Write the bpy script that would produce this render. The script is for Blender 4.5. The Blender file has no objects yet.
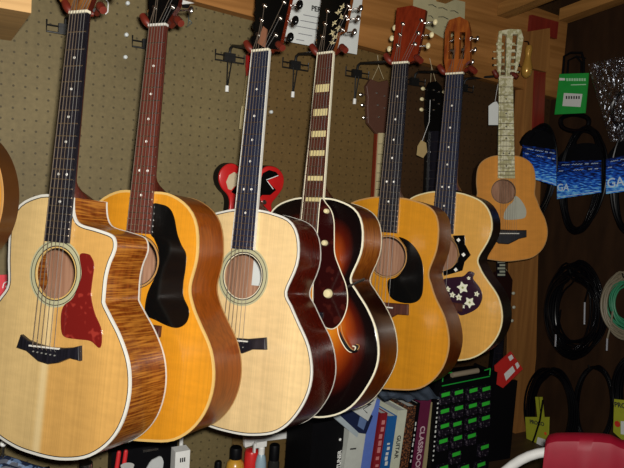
import bpy, bmesh, math, random
import numpy as np
from mathutils import Vector, Matrix
random.seed(7)
SC = bpy.context.scene
COL = SC.collection
Z0 = 1.85                                   # height of the pegboard's reference hole row above the floor

# ---------------------------------------------------------------- camera
CAM = np.array([-0.13375, -1.64515, -0.23484 + Z0])
YAW, PITCH, ROLL, F = -0.542042, -0.0930036, 0.0669656, 635.481
def cam_axes():
    cy, sy = math.cos(YAW), math.sin(YAW)
    # YAW < 0 turns to the right
    right = np.array([cy, sy, 0.]); fwd = np.array([-sy, cy, 0.]); up = np.array([0, 0, 1.])
    cp, sp = math.cos(PITCH), math.sin(PITCH)
    f2 = fwd*cp + up*sp; u2 = up*cp - fwd*sp
    cr, sr = math.cos(ROLL), math.sin(ROLL)
    return right*cr + u2*sr, u2*cr - right*sr, f2
R3, U3, F3 = cam_axes()
cam = bpy.data.cameras.new('camera'); cam.sensor_width = 36; cam.lens = 36*F/624; cam.clip_start = .02
camo = bpy.data.objects.new('camera', cam); COL.objects.link(camo); SC.camera = camo
m = Matrix.Identity(4)
for i in range(3):
    m[i][0] = R3[i]; m[i][1] = U3[i]; m[i][2] = -F3[i]; m[i][3] = CAM[i]
camo.matrix_world = m

# ---------------------------------------------------------------- light
w = bpy.data.worlds.new('world'); SC.world = w; w.use_nodes = True
w.node_tree.nodes['Background'].inputs[0].default_value = (1, .86, .68, 1)
w.node_tree.nodes['Background'].inputs[1].default_value = .010
def area(name, loc, target, size, power, col):
    l = bpy.data.lights.new(name, 'AREA'); l.shape = 'RECTANGLE'; l.size = size; l.size_y = size*.7
    l.energy = power; l.color = col
    o = bpy.data.objects.new(name, l); COL.objects.link(o); o.location = loc
    o.rotation_euler = (Vector(target)-Vector(loc)).to_track_quat('-Z', 'Y').to_euler()
    return o
fl = CAM + R3*.035 + U3*.045
area('camera_flash', fl, fl + F3*1.0 - R3*.30, .05, 30, (1, .97, .9))
area('ambient_fill', (.2, -2.2, 2.65), (.6, -.1, 1.4), .5, .7, (1, .80, .55))  # weak warm ambient fill, no visible source, above and behind the camera
vs = SC.view_settings; vs.view_transform = 'Standard'; vs.look = 'None'; vs.exposure = 0; vs.gamma = 1
vs.use_curve_mapping = False

# ---------------------------------------------------------------- pixel -> place
def ray(p): return F3 + R3*((p[0]-312)/F) - U3*((p[1]-234)/F)
def at(px, py, axis='y', v=0.):
    i = 'xyz'.index(axis); d = ray((px, py)); return CAM + d*((v-CAM[i])/d[i])
def axes_of(yaw, tilt=0., roll=0.):
    z0 = np.array([math.sin(yaw), -math.cos(yaw), 0.]); x0 = np.array([math.cos(yaw), math.sin(yaw), 0.]); y0 = np.array([0, 0, 1.])
    y1 = y0*math.cos(tilt) + z0*math.sin(tilt); z1 = z0*math.cos(tilt) - y0*math.sin(tilt)
    return x0*math.cos(roll)+y1*math.sin(roll), y1*math.cos(roll)-x0*math.sin(roll), z1
def to_local(fr, pts, z=0., slope=0.):
    """pixels -> (x, y) on the plane z = z - slope*y of a frame (o, axes)"""
    o, ax = fr; out = []
    for p in pts:
        d = ray(p); n = ax[2] + ax[1]*slope
        t = (z*1.0 + np.dot(o-CAM, n))/np.dot(d, n)
        q = CAM + d*t - o; out.append((float(np.dot(q, ax[0])), float(np.dot(q, ax[1]))))
    return out
WALL_AX = axes_of(0)
SIDE_AX = axes_of(-math.pi/2)               # surface of the right wall, seen from the room

# ---------------------------------------------------------------- objects
def link(name, me, parent=None):
    o = bpy.data.objects.new(name, me); COL.objects.link(o)
    if parent is not None: o.parent = parent
    return o
def tag(o, label=None, cat=None, group=None, kind=None):
    if label: o['label'] = label
    if cat: o['category'] = cat
    if group: o['group'] = group
    if kind: o['kind'] = kind
    return o
def place(o, fr):
    p, ax = fr; M = Matrix.Identity(4)
    for i in range(3):
        for j in range(3): M[i][j] = ax[j][i]
        M[i][3] = p[i]
    o.matrix_world = M
    return o
def thing(name, label, cat, fr, group=None):
    o = link(name, None); place(o, fr); return tag(o, label, cat, group)
class MB:
    """collects shapes and links them as ONE mesh object"""
    def __init__(s): s.v = []; s.f = []; s.m = []
    def add(s, v, f, mi=0):
        n = len(s.v); s.v += [tuple(map(float, a)) for a in v]; s.f += [tuple(i+n for i in a) for a in f]; s.m += [mi]*len(f); return s
    def box(s, a, b, mi=0):
        x0, y0, z0 = a; x1, y1, z1 = b
        v = [(x0,y0,z0),(x1,y0,z0),(x1,y1,z0),(x0,y1,z0),(x0,y0,z1),(x1,y0,z1),(x1,y1,z1),(x0,y1,z1)]
        return s.add(v, [(0,3,2,1),(4,5,6,7),(0,1,5,4),(1,2,6,5),(2,3,7,6),(3,0,4,7)], mi)
    def prism(s, pts, z0, z1, mi=0, shear=0., bevel=0.):
        """outline in xy, from z0 to z1; z shifts by -shear*y"""
        n = len(pts)
        a = sum(pts[i][0]*pts[(i+1)%n][1]-pts[(i+1)%n][0]*pts[i][1] for i in range(n))
        if a < 0: pts = pts[::-1]
        rings = [(0., z0)]
        if bevel: 
            rings += [(0., z1-bevel), (bevel*.35, z1-bevel*.3), (bevel, z1)]
        else: rings += [(0., z1)]
        V = []; Fc = []
        for off, z in rings:
            for i, p in enumerate(pts):
                if off:
                    q = pts[i-1]; r = pts[(i+1)%n]; tx, ty = r[0]-q[0], r[1]-q[1]; l = math.hypot(tx, ty) or 1
                    px, py = p[0]-ty/l*off, p[1]+tx/l*off
                else: px, py = p
                V.append((px, py, z-shear*py))
        for k in range(len(rings)-1):
            for i in range(n):
                j = (i+1)%n; Fc.append((k*n+i, k*n+j, (k+1)*n+j, (k+1)*n+i))
        from mathutils.geometry import tessellate_polygon
        top = (len(rings)-1)*n
        for tri in tessellate_polygon([[Vector((V[top+i][0], V[top+i][1], 0)) for i in range(n)]]):
            a_, b_, c_ = tri; q = [V[top+k] for k in tri]
            cr = (q[1][0]-q[0][0])*(q[2][1]-q[0][1])-(q[1][1]-q[0][1])*(q[2][0]-q[0][0])
            if cr < 0: a_, c_ = c_, a_
            Fc.append((top+a_, top+b_, top+c_)); Fc.append((c_, b_, a_))
        return s.add(V, Fc, mi)
    def tube(s, pts, r, n=8, closed=False, mi=0):
        P = [Vector(p) for p in pts]; N = len(P); rr = r if isinstance(r, (list, tuple)) else [r]*N
        V = []; Fc = []; up = None
        for i in range(N):
            a = P[i-1] if (i or closed) else P[i]; b = P[(i+1)%N] if (i < N-1 or closed) else P[i]
            t = (b-a).normalized()
            if up is None:
                up = t.orthogonal().normalized()
            up = (up - t*up.dot(t)); up = up.normalized() if up.length > 1e-6 else t.orthogonal().normalized()
            sd = t.cross(up)
            for k in range(n):
                an = 2*math.pi*k/n; V.append(P[i] + (up*math.cos(an)+sd*math.sin(an))*rr[i])
        for i in range(N if closed else N-1):
            j = (i+1)%N
            for k in range(n):
                l = (k+1)%n; Fc.append((i*n+k, i*n+l, j*n+l, j*n+k))
        if not closed:
            Fc.append(tuple(range(n-1, -1, -1))); Fc.append(tuple((N-1)*n+k for k in range(n)))
        return s.add(V, Fc, mi)
    def lathe(s, prof, c=(0,0,0), ax='z', n=20, mi=0, sc=(1,1)):
        """prof: (radius, height) pairs"""
        V = []; Fc = []
        for r, h in prof:
            for k in range(n):
                a = 2*math.pi*k/n; u, v_ = r*math.cos(a)*sc[0], r*math.sin(a)*sc[1]
                q = {'z': (u, v_, h), 'y': (u, h, -v_), 'x': (h, u, v_)}[ax]
                V.append((c[0]+q[0], c[1]+q[1], c[2]+q[2]))
        m_ = len(prof)
        for i in range(m_-1):
            for k in range(n):
                l = (k+1)%n; Fc.append((i*n+k, i*n+l, (i+1)*n+l, (i+1)*n+k))
        Fc.append(tuple(range(n-1, -1, -1))); Fc.append(tuple((m_-1)*n+k for k in range(n)))
        return s.add(V, Fc, mi)
    def sphere(s, c, r, sc=(1,1,1), n=12, mi=0):
        V = []; Fc = []; m_ = n//2+1
        for i in range(m_):
            ph = math.pi*i/(m_-1)
            for k in range(n):
                a = 2*math.pi*k/n
                V.append((c[0]+r*sc[0]*math.sin(ph)*math.cos(a), c[1]+r*sc[1]*math.sin(ph)*math.sin(a), c[2]+r*sc[2]*math.cos(ph)))
        for i in range(m_-1):
            for k in range(n):
                l = (k+1)%n; Fc.append((i*n+k, (i+1)*n+k, (i+1)*n+l, i*n+l))
        return s.add(V, Fc, mi)
    def build(s, name, mat, parent=None, smooth=False):
        me = bpy.data.meshes.new(name); me.from_pydata(s.v, [], s.f)
        mats = mat if isinstance(mat, (list, tuple)) else [mat]
        for q in mats: me.materials.append(q)
        for p, mi in zip(me.polygons, s.m): p.material_index = mi
        bm = bmesh.new(); bm.from_mesh(me); bmesh.ops.remove_doubles(bm, verts=bm.verts, dist=1e-6)
        bmesh.ops.recalc_face_normals(bm, faces=bm.faces)
        bm.to_mesh(me); bm.free()
        if smooth:
            me.polygons.foreach_set('use_smooth', [True]*len(me.polygons))
            try: me.set_sharp_from_angle(angle=math.radians(40))
            except Exception: pass
        me.update()
        return link(name, me, parent)
def spline(P, n=8, closed=True):
    out = []; m_ = len(P); rng = range(m_) if closed else range(m_-1)
    for i in rng:
        g = (lambda k: P[k % m_]) if closed else (lambda k: P[min(max(k, 0), m_-1)])
        p0, p1, p2, p3 = [np.array(g(i+k), float) for k in (-1, 0, 1, 2)]
        for t in np.linspace(0, 1, n, endpoint=False):
            out.append(tuple(.5*((2*p1)+(-p0+p2)*t+(2*p0-5*p1+4*p2-p3)*t*t+(-p0+3*p1-3*p2+p3)*t**3)))
    if not closed: out.append(tuple(P[-1]))
    return out
def text_mesh(s, name, size, mat, parent, x, y, z, rot=0., ext=.0003, mirror=False, align='CENTER', bold=0.):
    cu = bpy.data.curves.new(name, 'FONT'); cu.body = s; cu.size = size; cu.extrude = ext; cu.align_x = align; cu.align_y = 'CENTER'; cu.offset = bold
    tmp = bpy.data.objects.new('tmp', cu); COL.objects.link(tmp)
    dg = bpy.context.evaluated_depsgraph_get(); me = bpy.data.meshes.new_from_object(tmp.evaluated_get(dg))
    bpy.data.objects.remove(tmp); bpy.data.curves.remove(cu); me.name = name
    me.materials.clear(); me.materials.append(mat)
    o = link(name, me, parent); o.location = (x, y, z); o.rotation_euler = (0, 0, rot); return o

# ---------------------------------------------------------------- materials
def newmat(name):
    mt = bpy.data.materials.new(name); mt.use_nodes = True; nt = mt.node_tree
    return mt, nt, nt.nodes['Principled BSDF']
def setp(b, rough=.5, metal=0., coat=0., spec=.5):
    b.inputs['Roughness'].default_value = rough; b.inputs['Metallic'].default_value = metal
    b.inputs['Coat Weight'].default_value = coat; b.inputs['Coat Roughness'].default_value = .12
    b.inputs['Specular IOR Level'].default_value = spec
def C4(c): return (c[0], c[1], c[2], 1)
_plain = {}
def S(r, g, b):                                # an sRGB 0-255 colour as a linear one
    f = lambda v: (v/255/12.92) if v/255 <= .04045 else ((v/255+.055)/1.055)**2.4
    return (f(r), f(g), f(b))
def plain(name, c, rough=.5, metal=0., coat=0., var=.06, spec=.5):
    if name in _plain: return _plain[name]
    mt, nt, b = newmat(name); setp(b, rough, metal, coat, spec)
    tc = nt.nodes.new('ShaderNodeTexCoord'); n = nt.nodes.new('ShaderNodeTexNoise'); n.inputs['Scale'].default_value = 35
    mx = nt.nodes.new('ShaderNodeMix'); mx.data_type = 'RGBA'
    mx.inputs[6].default_value = C4([v*(1-var*2) for v in c]); mx.inputs[7].default_value = C4([min(1, v*(1+var*2)) for v in c])
    nt.links.new(tc.outputs['Object'], n.inputs['Vector']); nt.links.new(n.outputs['Fac'], mx.inputs[0]); nt.links.new(mx.outputs[2], b.inputs['Base Color'])
    _plain[name] = mt; return mt
def wood(name, c1, c2, axis='y', fine=260, rough=.35, coat=.0, stretch=.02, fig=0., figc=None, bump=.0, spec=.5, lowc=.35, highc=.65):
    """grain running along `axis`; fig > 0 adds cross-grain figure"""
    mt, nt, b = newmat(name); setp(b, rough, 0, coat, spec); N = nt.nodes.new; Lk = nt.links.new
    tc = N('ShaderNodeTexCoord'); mp = N('ShaderNodeMapping'); sc = [fine, fine, fine]; sc['xyz'.index(axis)] = fine*stretch
    mp.inputs['Scale'].default_value = sc; Lk(tc.outputs['Object'], mp.inputs['Vector'])
    n = N('ShaderNodeTexNoise'); n.inputs['Scale'].default_value = 1; n.inputs['Detail'].default_value = 3; Lk(mp.outputs[0], n.inputs['Vector'])
    rp = N('ShaderNodeValToRGB'); rp.color_ramp.elements[0].position = lowc; rp.color_ramp.elements[1].position = highc
    rp.color_ramp.elements[0].color = C4(c1); rp.color_ramp.elements[1].color = C4(c2); Lk(n.outputs['Fac'], rp.inputs[0])
    # slow variation from board to board
    n2 = N('ShaderNodeTexNoise'); mp2 = N('ShaderNodeMapping'); sc2 = [9, 9, 9]; sc2['xyz'.index(axis)] = 1.2
    mp2.inputs['Scale'].default_value = sc2; Lk(tc.outputs['Object'], mp2.inputs['Vector']); Lk(mp2.outputs[0], n2.inputs['Vector']); n2.inputs['Scale'].default_value = 1
    hs = N('ShaderNodeHueSaturation'); mr = N('ShaderNodeMapRange'); mr.inputs[1].default_value = .3; mr.inputs[2].default_value = .7; mr.inputs[3].default_value = .82; mr.inputs[4].default_value = 1.15
    Lk(n2.outputs['Fac'], mr.inputs[0]); Lk(mr.outputs[0], hs.inputs['Value']); Lk(rp.outputs[0], hs.inputs['Color'])
    last = hs.outputs[0]
    if fig:
        mp3 = N('ShaderNodeMapping'); s3 = [16, 16, 16]; s3['xyz'.index(axis)] = 330
        mp3.inputs['Rotation'].default_value = (.25, 0, .2)
        mp3.inputs['Scale'].default_value = s3; Lk(tc.outputs['Object'], mp3.inputs['Vector'])
        n3 = N('ShaderNodeTexNoise'); n3.inputs['Scale'].default_value = 1; n3.inputs['Detail'].default_value = 2; Lk(mp3.outputs[0], n3.inputs['Vector'])
        r3 = N('ShaderNodeValToRGB'); r3.color_ramp.elements[0].position = .42; r3.color_ramp.elements[1].position = .66
        Lk(n3.outputs['Fac'], r3.inputs[0]); mx = N('ShaderNodeMix'); mx.data_type = 'RGBA'
        mul = N('ShaderNodeMath'); mul.operation = 'MULTIPLY'; mul.inputs[1].default_value = fig; Lk(r3.outputs[0], mul.inputs[0])
        Lk(mul.outputs[0], mx.inputs[0]); Lk(last, mx.inputs[6]); mx.inputs[7].default_value = C4(figc); last = mx.outputs[2]
    Lk(last, b.inputs['Base Color']); mt['_last'] = 1
    return mt
def base_link(mt):
    nt = mt.node_tree; b = nt.nodes['Principled BSDF']; l = b.inputs['Base Color'].links[0]; return nt, b, l.from_socket
def spruce(name, c, seam=None, right=None, rough=.3):
    """pale guitar top: fine straight lines; optional pale centre seam and a warmer right-hand half"""
    mt = wood(name, [v*.87 for v in c], c, 'y', 520, rough, .25, .004, spec=.4)
    nt, b, last = base_link(mt); N = nt.nodes.new; Lk = nt.links.new
    tc = N('ShaderNodeTexCoord'); sp = N('ShaderNodeSeparateXYZ'); Lk(tc.outputs['Object'], sp.inputs[0])
    # broad cross silk
    nz = N('ShaderNodeTexNoise'); mp = N('ShaderNodeMapping'); mp.inputs['Scale'].default_value = (22, 75, 10); Lk(tc.outputs['Object'], mp.inputs['Vector']); Lk(mp.outputs[0], nz.inputs['Vector']); nz.inputs['Scale'].default_value = 1
    hs = N('ShaderNodeHueSaturation'); mr = N('ShaderNodeMapRange'); mr.inputs[1].default_value = .3; mr.inputs[2].default_value = .7; mr.inputs[3].default_value = .94; mr.inputs[4].default_value = 1.05
    Lk(nz.outputs['Fac'], mr.inputs[0]); Lk(mr.outputs[0], hs.inputs['Value']); Lk(last, hs.inputs['Color']); last = hs.outputs[0]
    if right:
        m1 = N('ShaderNodeMapRange'); m1.interpolation_type = 'SMOOTHSTEP'; m1.inputs[1].default_value = -.002; m1.inputs[2].default_value = .012; Lk(sp.outputs['X'], m1.inputs[0])
        mx = N('ShaderNodeMix'); mx.data_type = 'RGBA'; mx.blend_type = 'MULTIPLY'; mx.inputs[7].default_value = C4(right); Lk(m1.outputs[0], mx.inputs[0]); Lk(last, mx.inputs[6]); last = mx.outputs[2]
    if seam:
        ab = N('ShaderNodeMath'); ab.operation = 'ABSOLUTE'; ad = N('ShaderNodeMath'); ad.inputs[1].default_value = .006; Lk(sp.outputs['X'], ad.inputs[0]); Lk(ad.outputs[0], ab.inputs[0])
        m2 = N('ShaderNodeMapRange'); m2.inputs[1].default_value = .003; m2.inputs[2].default_value = .012; m2.inputs[3].default_value = .42; m2.inputs[4].default_value = 0; Lk(ab.outputs[0], m2.inputs[0])
        mx = N('ShaderNodeMix'); mx.data_type = 'RGBA'; mx.inputs[7].default_value = C4(seam); Lk(m2.outputs[0], mx.inputs[0]); Lk(last, mx.inputs[6]); last = mx.outputs[2]
    Lk(last, b.inputs['Base Color']); return mt
def sunburst(name, stops, rough=.2):
    """colour follows the 'edge' attribute of the top: 0 in the middle, 1 at the rim (sprayed lacquer)"""
    mt, nt, b = newmat(name); setp(b, rough, 0, .2, .25); N = nt.nodes.new; Lk = nt.links.new
    at_ = N('ShaderNodeAttribute'); at_.attribute_name = 'edge'; rp = N('ShaderNodeValToRGB')
    el = rp.color_ramp.elements; el[0].position = stops[0][0]; el[0].color = C4(stops[0][1]); el[1].position = stops[-1][0]; el[1].color = C4(stops[-1][1])
    for p, c in stops[1:-1]:
        e = el.new(p); e.color = C4(c)
    tc = N('ShaderNodeTexCoord'); mp = N('ShaderNodeMapping'); mp.inputs['Scale'].default_value = (420, 3, 3); n = N('ShaderNodeTexNoise'); n.inputs['Scale'].default_value = 1
    Lk(tc.outputs['Object'], mp.inputs[0]); Lk(mp.outputs[0], n.inputs['Vector'])
    hs = N('ShaderNodeHueSaturation'); mr = N('ShaderNodeMapRange'); mr.inputs[3].default_value = .8; mr.inputs[4].default_value = 1.2
    Lk(n.outputs['Fac'], mr.inputs[0]); Lk(mr.outputs[0], hs.inputs['Value']); Lk(at_.outputs['Fac'], rp.inputs[0]); Lk(rp.outputs[0], hs.inputs['Color']); Lk(hs.outputs[0], b.inputs['Base Color'])
    return mt
def speckled(name, c, dots, scale=120, thr=.62, rough=.25):
    mt, nt, b = newmat(name); setp(b, rough, 0, .2); N = nt.nodes.new; Lk = nt.links.new
    tc = N('ShaderNodeTexCoord'); n = N('ShaderNodeTexNoise'); n.inputs['Scale'].default_value = scale; n.inputs['Detail'].default_value = 1
    rp = N('ShaderNodeValToRGB'); rp.color_ramp.elements[0].position = thr; rp.color_ramp.elements[1].position = thr+.08
    rp.color_ramp.elements[0].color = C4(c); rp.color_ramp.elements[1].color = C4(dots)
    Lk(tc.outputs['Object'], n.inputs['Vector']); Lk(n.outputs['Fac'], rp.inputs[0]); Lk(rp.outputs[0], b.inputs['Base Color']); return mt
def pegboard_mat(name, BOARD):
    mt, nt, b = newmat(name); setp(b, .62, 0, 0, .25); N = nt.nodes.new; Lk = nt.links.new
    tc = N('ShaderNodeTexCoord'); sp = N('ShaderNodeSeparateXYZ'); Lk(tc.outputs['Object'], sp.inputs[0])
    def cell(sock, off):
        a = N('ShaderNodeMath'); a.operation = 'ADD'; a.inputs[1].default_value = off; Lk(sock, a.inputs[0])
        d = N('ShaderNodeMath'); d.operation = 'DIVIDE'; d.inputs[1].default_value = .0254; Lk(a.outputs[0], d.inputs[0])
        r = N('ShaderNodeMath'); r.operation = 'ADD'; r.inputs[1].default_value = 100.5; Lk(d.outputs[0], r.inputs[0])
        f = N('ShaderNodeMath'); f.operation = 'FRACT'; Lk(r.outputs[0], f.inputs[0])
        s_ = N('ShaderNodeMath'); s_.operation = 'SUBTRACT'; s_.inputs[1].default_value = .5; Lk(f.outputs[0], s_.inputs[0]); return s_.outputs[0]
    cx = cell(sp.outputs['X'], 0.); cz = cell(sp.outputs['Z'], -Z0)
    cb = N('ShaderNodeCombineXYZ'); Lk(cx, cb.inputs[0]); Lk(cz, cb.inputs[1]); ln = N('ShaderNodeVectorMath'); ln.operation = 'LENGTH'; Lk(cb.outputs[0], ln.inputs[0])
    m1 = N('ShaderNodeMapRange'); m1.inputs[1].default_value = .085; m1.inputs[2].default_value = .125; m1.inputs[3].default_value = 1; m1.inputs[4].default_value = 0; Lk(ln.outputs['Value'], m1.inputs[0])
    n = N('ShaderNodeTexNoise'); n.inputs['Scale'].default_value = 5; n.inputs['Detail'].default_value = 5; Lk(tc.outputs['Object'], n.inputs['Vector'])
    rp = N('ShaderNodeValToRGB'); rp.color_ramp.elements[0].position = .3; rp.color_ramp.elements[1].position = .75
    rp.color_ramp.elements[0].color = C4(BOARD[0]); rp.color_ramp.elements[1].color = C4(BOARD[1]); Lk(n.outputs['Fac'], rp.inputs[0])
    n2 = N('ShaderNodeTexNoise'); n2.inputs['Scale'].default_value = 90; n2.inputs['Detail'].default_value = 3; Lk(tc.outputs['Object'], n2.inputs['Vector'])
    hs = N('ShaderNodeHueSaturation'); mr = N('ShaderNodeMapRange'); mr.inputs[3].default_value = .72; mr.inputs[4].default_value = 1.28; Lk(n2.outputs['Fac'], mr.inputs[0]); Lk(mr.outputs[0], hs.inputs['Value']); Lk(rp.outputs[0], hs.inputs['Color'])
    mx = N('ShaderNodeMix'); mx.data_type = 'RGBA'; mx.inputs[7].default_value = C4([v*.5 for v in BOARD[0]]); Lk(m1.outputs[0], mx.inputs[0]); Lk(hs.outputs[0], mx.inputs[6]); Lk(mx.outputs[2], b.inputs['Base Color'])
    return mt
M = {}
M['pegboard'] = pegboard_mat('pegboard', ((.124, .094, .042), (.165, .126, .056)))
M['pegboard_falloff_mid'] = pegboard_mat('pegboard_falloff_mid', ((.110, .066, .021), (.142, .086, .028)))  # same pegboard, light falloff to the right painted into its colour
M['pegboard_falloff_far'] = pegboard_mat('pegboard_falloff_far', ((.036, .017, .006), (.052, .024, .008)))  # far end, painted darkest for the fading light
M['pine'] = wood('pine', (.25, .105, .026), (.36, .16, .045), 'x', 60, .55, 0, .04, spec=.2)
M['pine_y'] = wood('pine_long', (.26, .12, .03), (.38, .18, .05), 'y', 60, .6, 0, .04, spec=.2)
M['pine_z'] = wood('pine_upright', (.24, .10, .028), (.33, .145, .04), 'z', 60, .55, 0, .04, spec=.2)
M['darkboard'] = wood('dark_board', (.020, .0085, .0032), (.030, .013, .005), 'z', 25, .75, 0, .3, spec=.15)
M['red_wood'] = wood('red_painted_wood', (.16, .012, .008), (.22, .02, .01), 'z', 60, .5, 0, .05)
M['shelfwood'] = wood('shelf_wood', (.42, .24, .09), (.55, .33, .13), 'x', 60, .5, 0, .04, spec=.2)
M['counter'] = wood('counter_wood', (.045, .022, .009), (.065, .032, .012), 'x', 40, .6, 0, .04)
M['floor'] = plain('floor_concrete', (.08, .07, .06), .8)
M['ebony'] = wood('ebony', (.004, .004, .007), (.012, .011, .018), 'y', 300, .38, 0, .02)
M['blueblack'] = wood('blue_black_board', (.008, .010, .024), (.018, .022, .045), 'y', 300, .35, 0, .02)
M['rosewood'] = wood('rosewood', (.040, .010, .006), (.085, .022, .012), 'y', 300, .42, 0, .02)
M['rosewood_red'] = wood('rosewood_red', (.060, .012, .008), (.13, .030, .018), 'y', 300, .42, 0, .02)
M['mahogany'] = wood('mahogany', (.15, .040, .010), (.24, .068, .016), 'y', 160, .35, .2, .03, spec=.3)
M['mahogany_red'] = wood('mahogany_red', (.13, .014, .004), (.19, .022, .006), 'y', 160, .35, .2, .03, spec=.3)
M['neck_dark'] = wood('neck_dark_red', (.050, .007, .004), (.085, .012, .006), 'y', 160, .3, .3, .03)
M['brown_side'] = wood('brown_side', (.100, .015, .002), (.16, .028, .003), 'y', 160, .35, .10, .03, spec=.12)
M['orange_side'] = wood('orange_side', (.20, .043, .002), (.29, .066, .003), 'y', 140, .30, .15, .03, spec=.12)
M['dark_side'] = wood('dark_red_side', (.052, .003, .0006), (.080, .005, .001), 'y', 160, .26, .15, .03, spec=.12)
M['flame_side'] = wood('flamed_side', (.13, .026, .003), (.21, .050, .006), 'y', 120, .32, .3, .03, fig=.75, figc=(.48, .19, .025), spec=.12)
M['black_side'] = plain('black_side', (.012, .005, .003), .4, 0, .1)
M['burst_side'] = None
M['inside'] = wood('inside_mahogany', (.30, .15, .09), (.44, .24, .15), 'y', 160, .7, 0, .02, spec=.1)
M['cream'] = plain('cream_binding', (.80, .74, .56), .35)
M['white_b'] = plain('white_binding', (.66, .64, .58), .35)
M['amberbind'] = plain('amber_binding', (.62, .40, .13), .35)
M['tanbind'] = plain('tan_binding', (.42, .22, .07), .4)
M['blackp'] = plain('black_plastic', (.003, .003, .003), .18, 0, 0, spec=.25)
M['black_lac'] = plain('black_lacquer', (.003, .003, .003), .16, 0, 0, spec=.4)
M['black_matte'] = plain('black_matte', (.003, .003, .004), .5, 0, 0, spec=.12)
M['cable'] = plain('black_cable_rubber', (.002, .002, .003), .25, 0, 0, spec=.3)
M['steel'] = plain('nickel', (.75, .72, .68), .25, 1.)
M['string'] = plain('string_steel', (.42, .40, .38), .4, .7)
M['bronze'] = plain('string_bronze', (.26, .20, .15), .45, .6)
M['pearl'] = speckled('pearl', (.78, .76, .68), (.95, .93, .88), 200, .5)
M['pearl_y'] = speckled('pearloid', (.50, .47, .26), (.75, .72, .50), 90, .47)
M['ivory'] = plain('ivory', (.72, .62, .36), .35)
M['white'] = plain('white_paint', (.80, .80, .78), .5)
M['paper'] = plain('paper', (.66, .68, .66), .8, var=.02)
M['paper_g'] = plain('paper_greenish', (.42, .40, .24), .8, var=.03)
M['ink'] = plain('ink', (.02, .02, .02), .8)
M['yoke'] = plain('red_brown_rubber', (.13, .014, .006), .5)
M['wire'] = plain('black_wire', (.006, .006, .006), .45)
M['tort_red'] = speckled('red_tortoiseshell', (.16, .010, .008), (.30, .03, .02), 60, .6, .15)
M['tort_dark'] = speckled('dark_tortoiseshell', (.022, .003, .003), (.05, .008, .006), 40, .6, .12)
M['redpaint'] = plain('red_paint', (.50, .012, .012), .3, 0, .3)
M['gold'] = plain('gold_lacquer', (.50, .27, .05), .25, .3, .3)
M['gold_inlay'] = plain('gold_inlay', (.62, .52, .25), .4)

# ================================================================ THE ROOM
def struct(name, mb, mat, label=None):
    o = mb.build(name, mat); o['kind'] = 'structure'; return o
XR = 1.87
S1 = at(251, 110)[0]; S2 = at(398, 130)[0]      # where the painted light falloff steps darker, behind guitar necks
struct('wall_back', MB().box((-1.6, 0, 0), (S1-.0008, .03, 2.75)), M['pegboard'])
struct('wall_back_middle', MB().box((S1+.0008, 0, 0), (S2-.0008, .03, 2.75)), M['pegboard_falloff_mid'])
struct('wall_back_right', MB().box((S2+.0008, 0, 0), (XR, .03, 2.75)), M['pegboard_falloff_far'])
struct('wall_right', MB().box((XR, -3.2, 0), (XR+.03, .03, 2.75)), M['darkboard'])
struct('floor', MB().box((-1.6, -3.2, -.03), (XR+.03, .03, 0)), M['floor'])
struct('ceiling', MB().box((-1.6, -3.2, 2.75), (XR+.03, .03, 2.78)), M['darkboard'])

# header beam along the top of the pegboard, slightly out of level
def slab(corners_px, plane, thick, name, mat):
    """a board whose face has its corners at these pixels on the plane y = plane; thick goes back to the wall"""
    P = [at(*c, 'y', plane) for c in corners_px]
    v = [tuple(p) for p in P] + [(p[0], p[1]+thick, p[2]) for p in P]; n = len(P)
    return struct(name, MB().add(v, [tuple(range(n)), tuple(range(2*n-1, n-1, -1))]+[(i, (i+1)%n, n+(i+1)%n, n+i) for i in range(n)]), mat)
a_ = at(194, 1, 'y', -.04); b_ = at(474, 76, 'y', -.04)
sl = (b_[2]-a_[2])/(b_[0]-a_[0])
xa, xb = -1.0, XR-.001
za, zb = a_[2]+sl*(xa-a_[0]), a_[2]+sl*(xb-a_[0])
v = []
for y in (-.04, -.001):
    v += [(xa, y, za), (xb, y, zb), (xb, y, zb+.29), (xa, y, za+.29)]
struct('trim_1', MB().add(v, [(0,1,2,3), (7,6,5,4), (0,4,5,1), (1,5,6,2), (2,6,7,3), (3,7,4,0)]), M['pine'])
# corner post and the plate nailed over the joint
slab([(514.5, 470), (518.5, 262), (525, 110), (528, 60), (547, 60), (543, 110), (538, 262), (534, 470)], -.05, .049, 'trim_2', M['pine_z'])
slab([(532.5, 150), (535.5, 68), (546, 68), (543, 150)], -.058, .007, 'trim_3', M['red_wood'])
pl = slab([(519, 33), (550, 28), (550, 68), (547, 72), (521, 66)], -.075, .016, 'trim_4', M['pine_z'])
# sloping rafters above
def rafter(n, p0, p1, w_, h, mat):
    """bar from p0 to p1, w_ wide (x) and h high"""
    v = []
    for p in (p0, p1):
        v += [(p[0]-w_/2, p[1], p[2]-h/2), (p[0]+w_/2, p[1], p[2]-h/2), (p[0]+w_/2, p[1], p[2]+h/2), (p[0]-w_/2, p[1], p[2]+h/2)]
    return struct(n, MB().add(v, [(3,2,1,0), (4,5,6,7), (0,1,5,4), (1,2,6,5), (2,3,7,6), (3,0,4,7)]), mat)
q0 = at(549, 27, 'x', XR-.03); q1 = at(624, 0, 'x', XR-.03)
dz = (q1[2]-q0[2])/(q1[1]-q0[1])
def along(p, y): return (p[0], y, p[2]+dz*(y-p[1]))
h0 = .042
p = (XR-.03, q0[1], q0[2]+h0/2); rafter('trim_5', along(p, -.045), along(p, -2.6), .055, h0, M['pine_y'])
q = at(503, 17, 'y', -.045); p = (q[0], q[1], q[2]+.020); rafter('trim_6', along(p, -.042), along(p, -2.6), .05, .040, M['pine_y'])
q = at(440, 3, 'y', -.045); p = (q[0], q[1], q[2]+.020); rafter('trim_7', along(p, -.042), along(p, -2.6), .04, .040, M['pine_y'])
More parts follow.
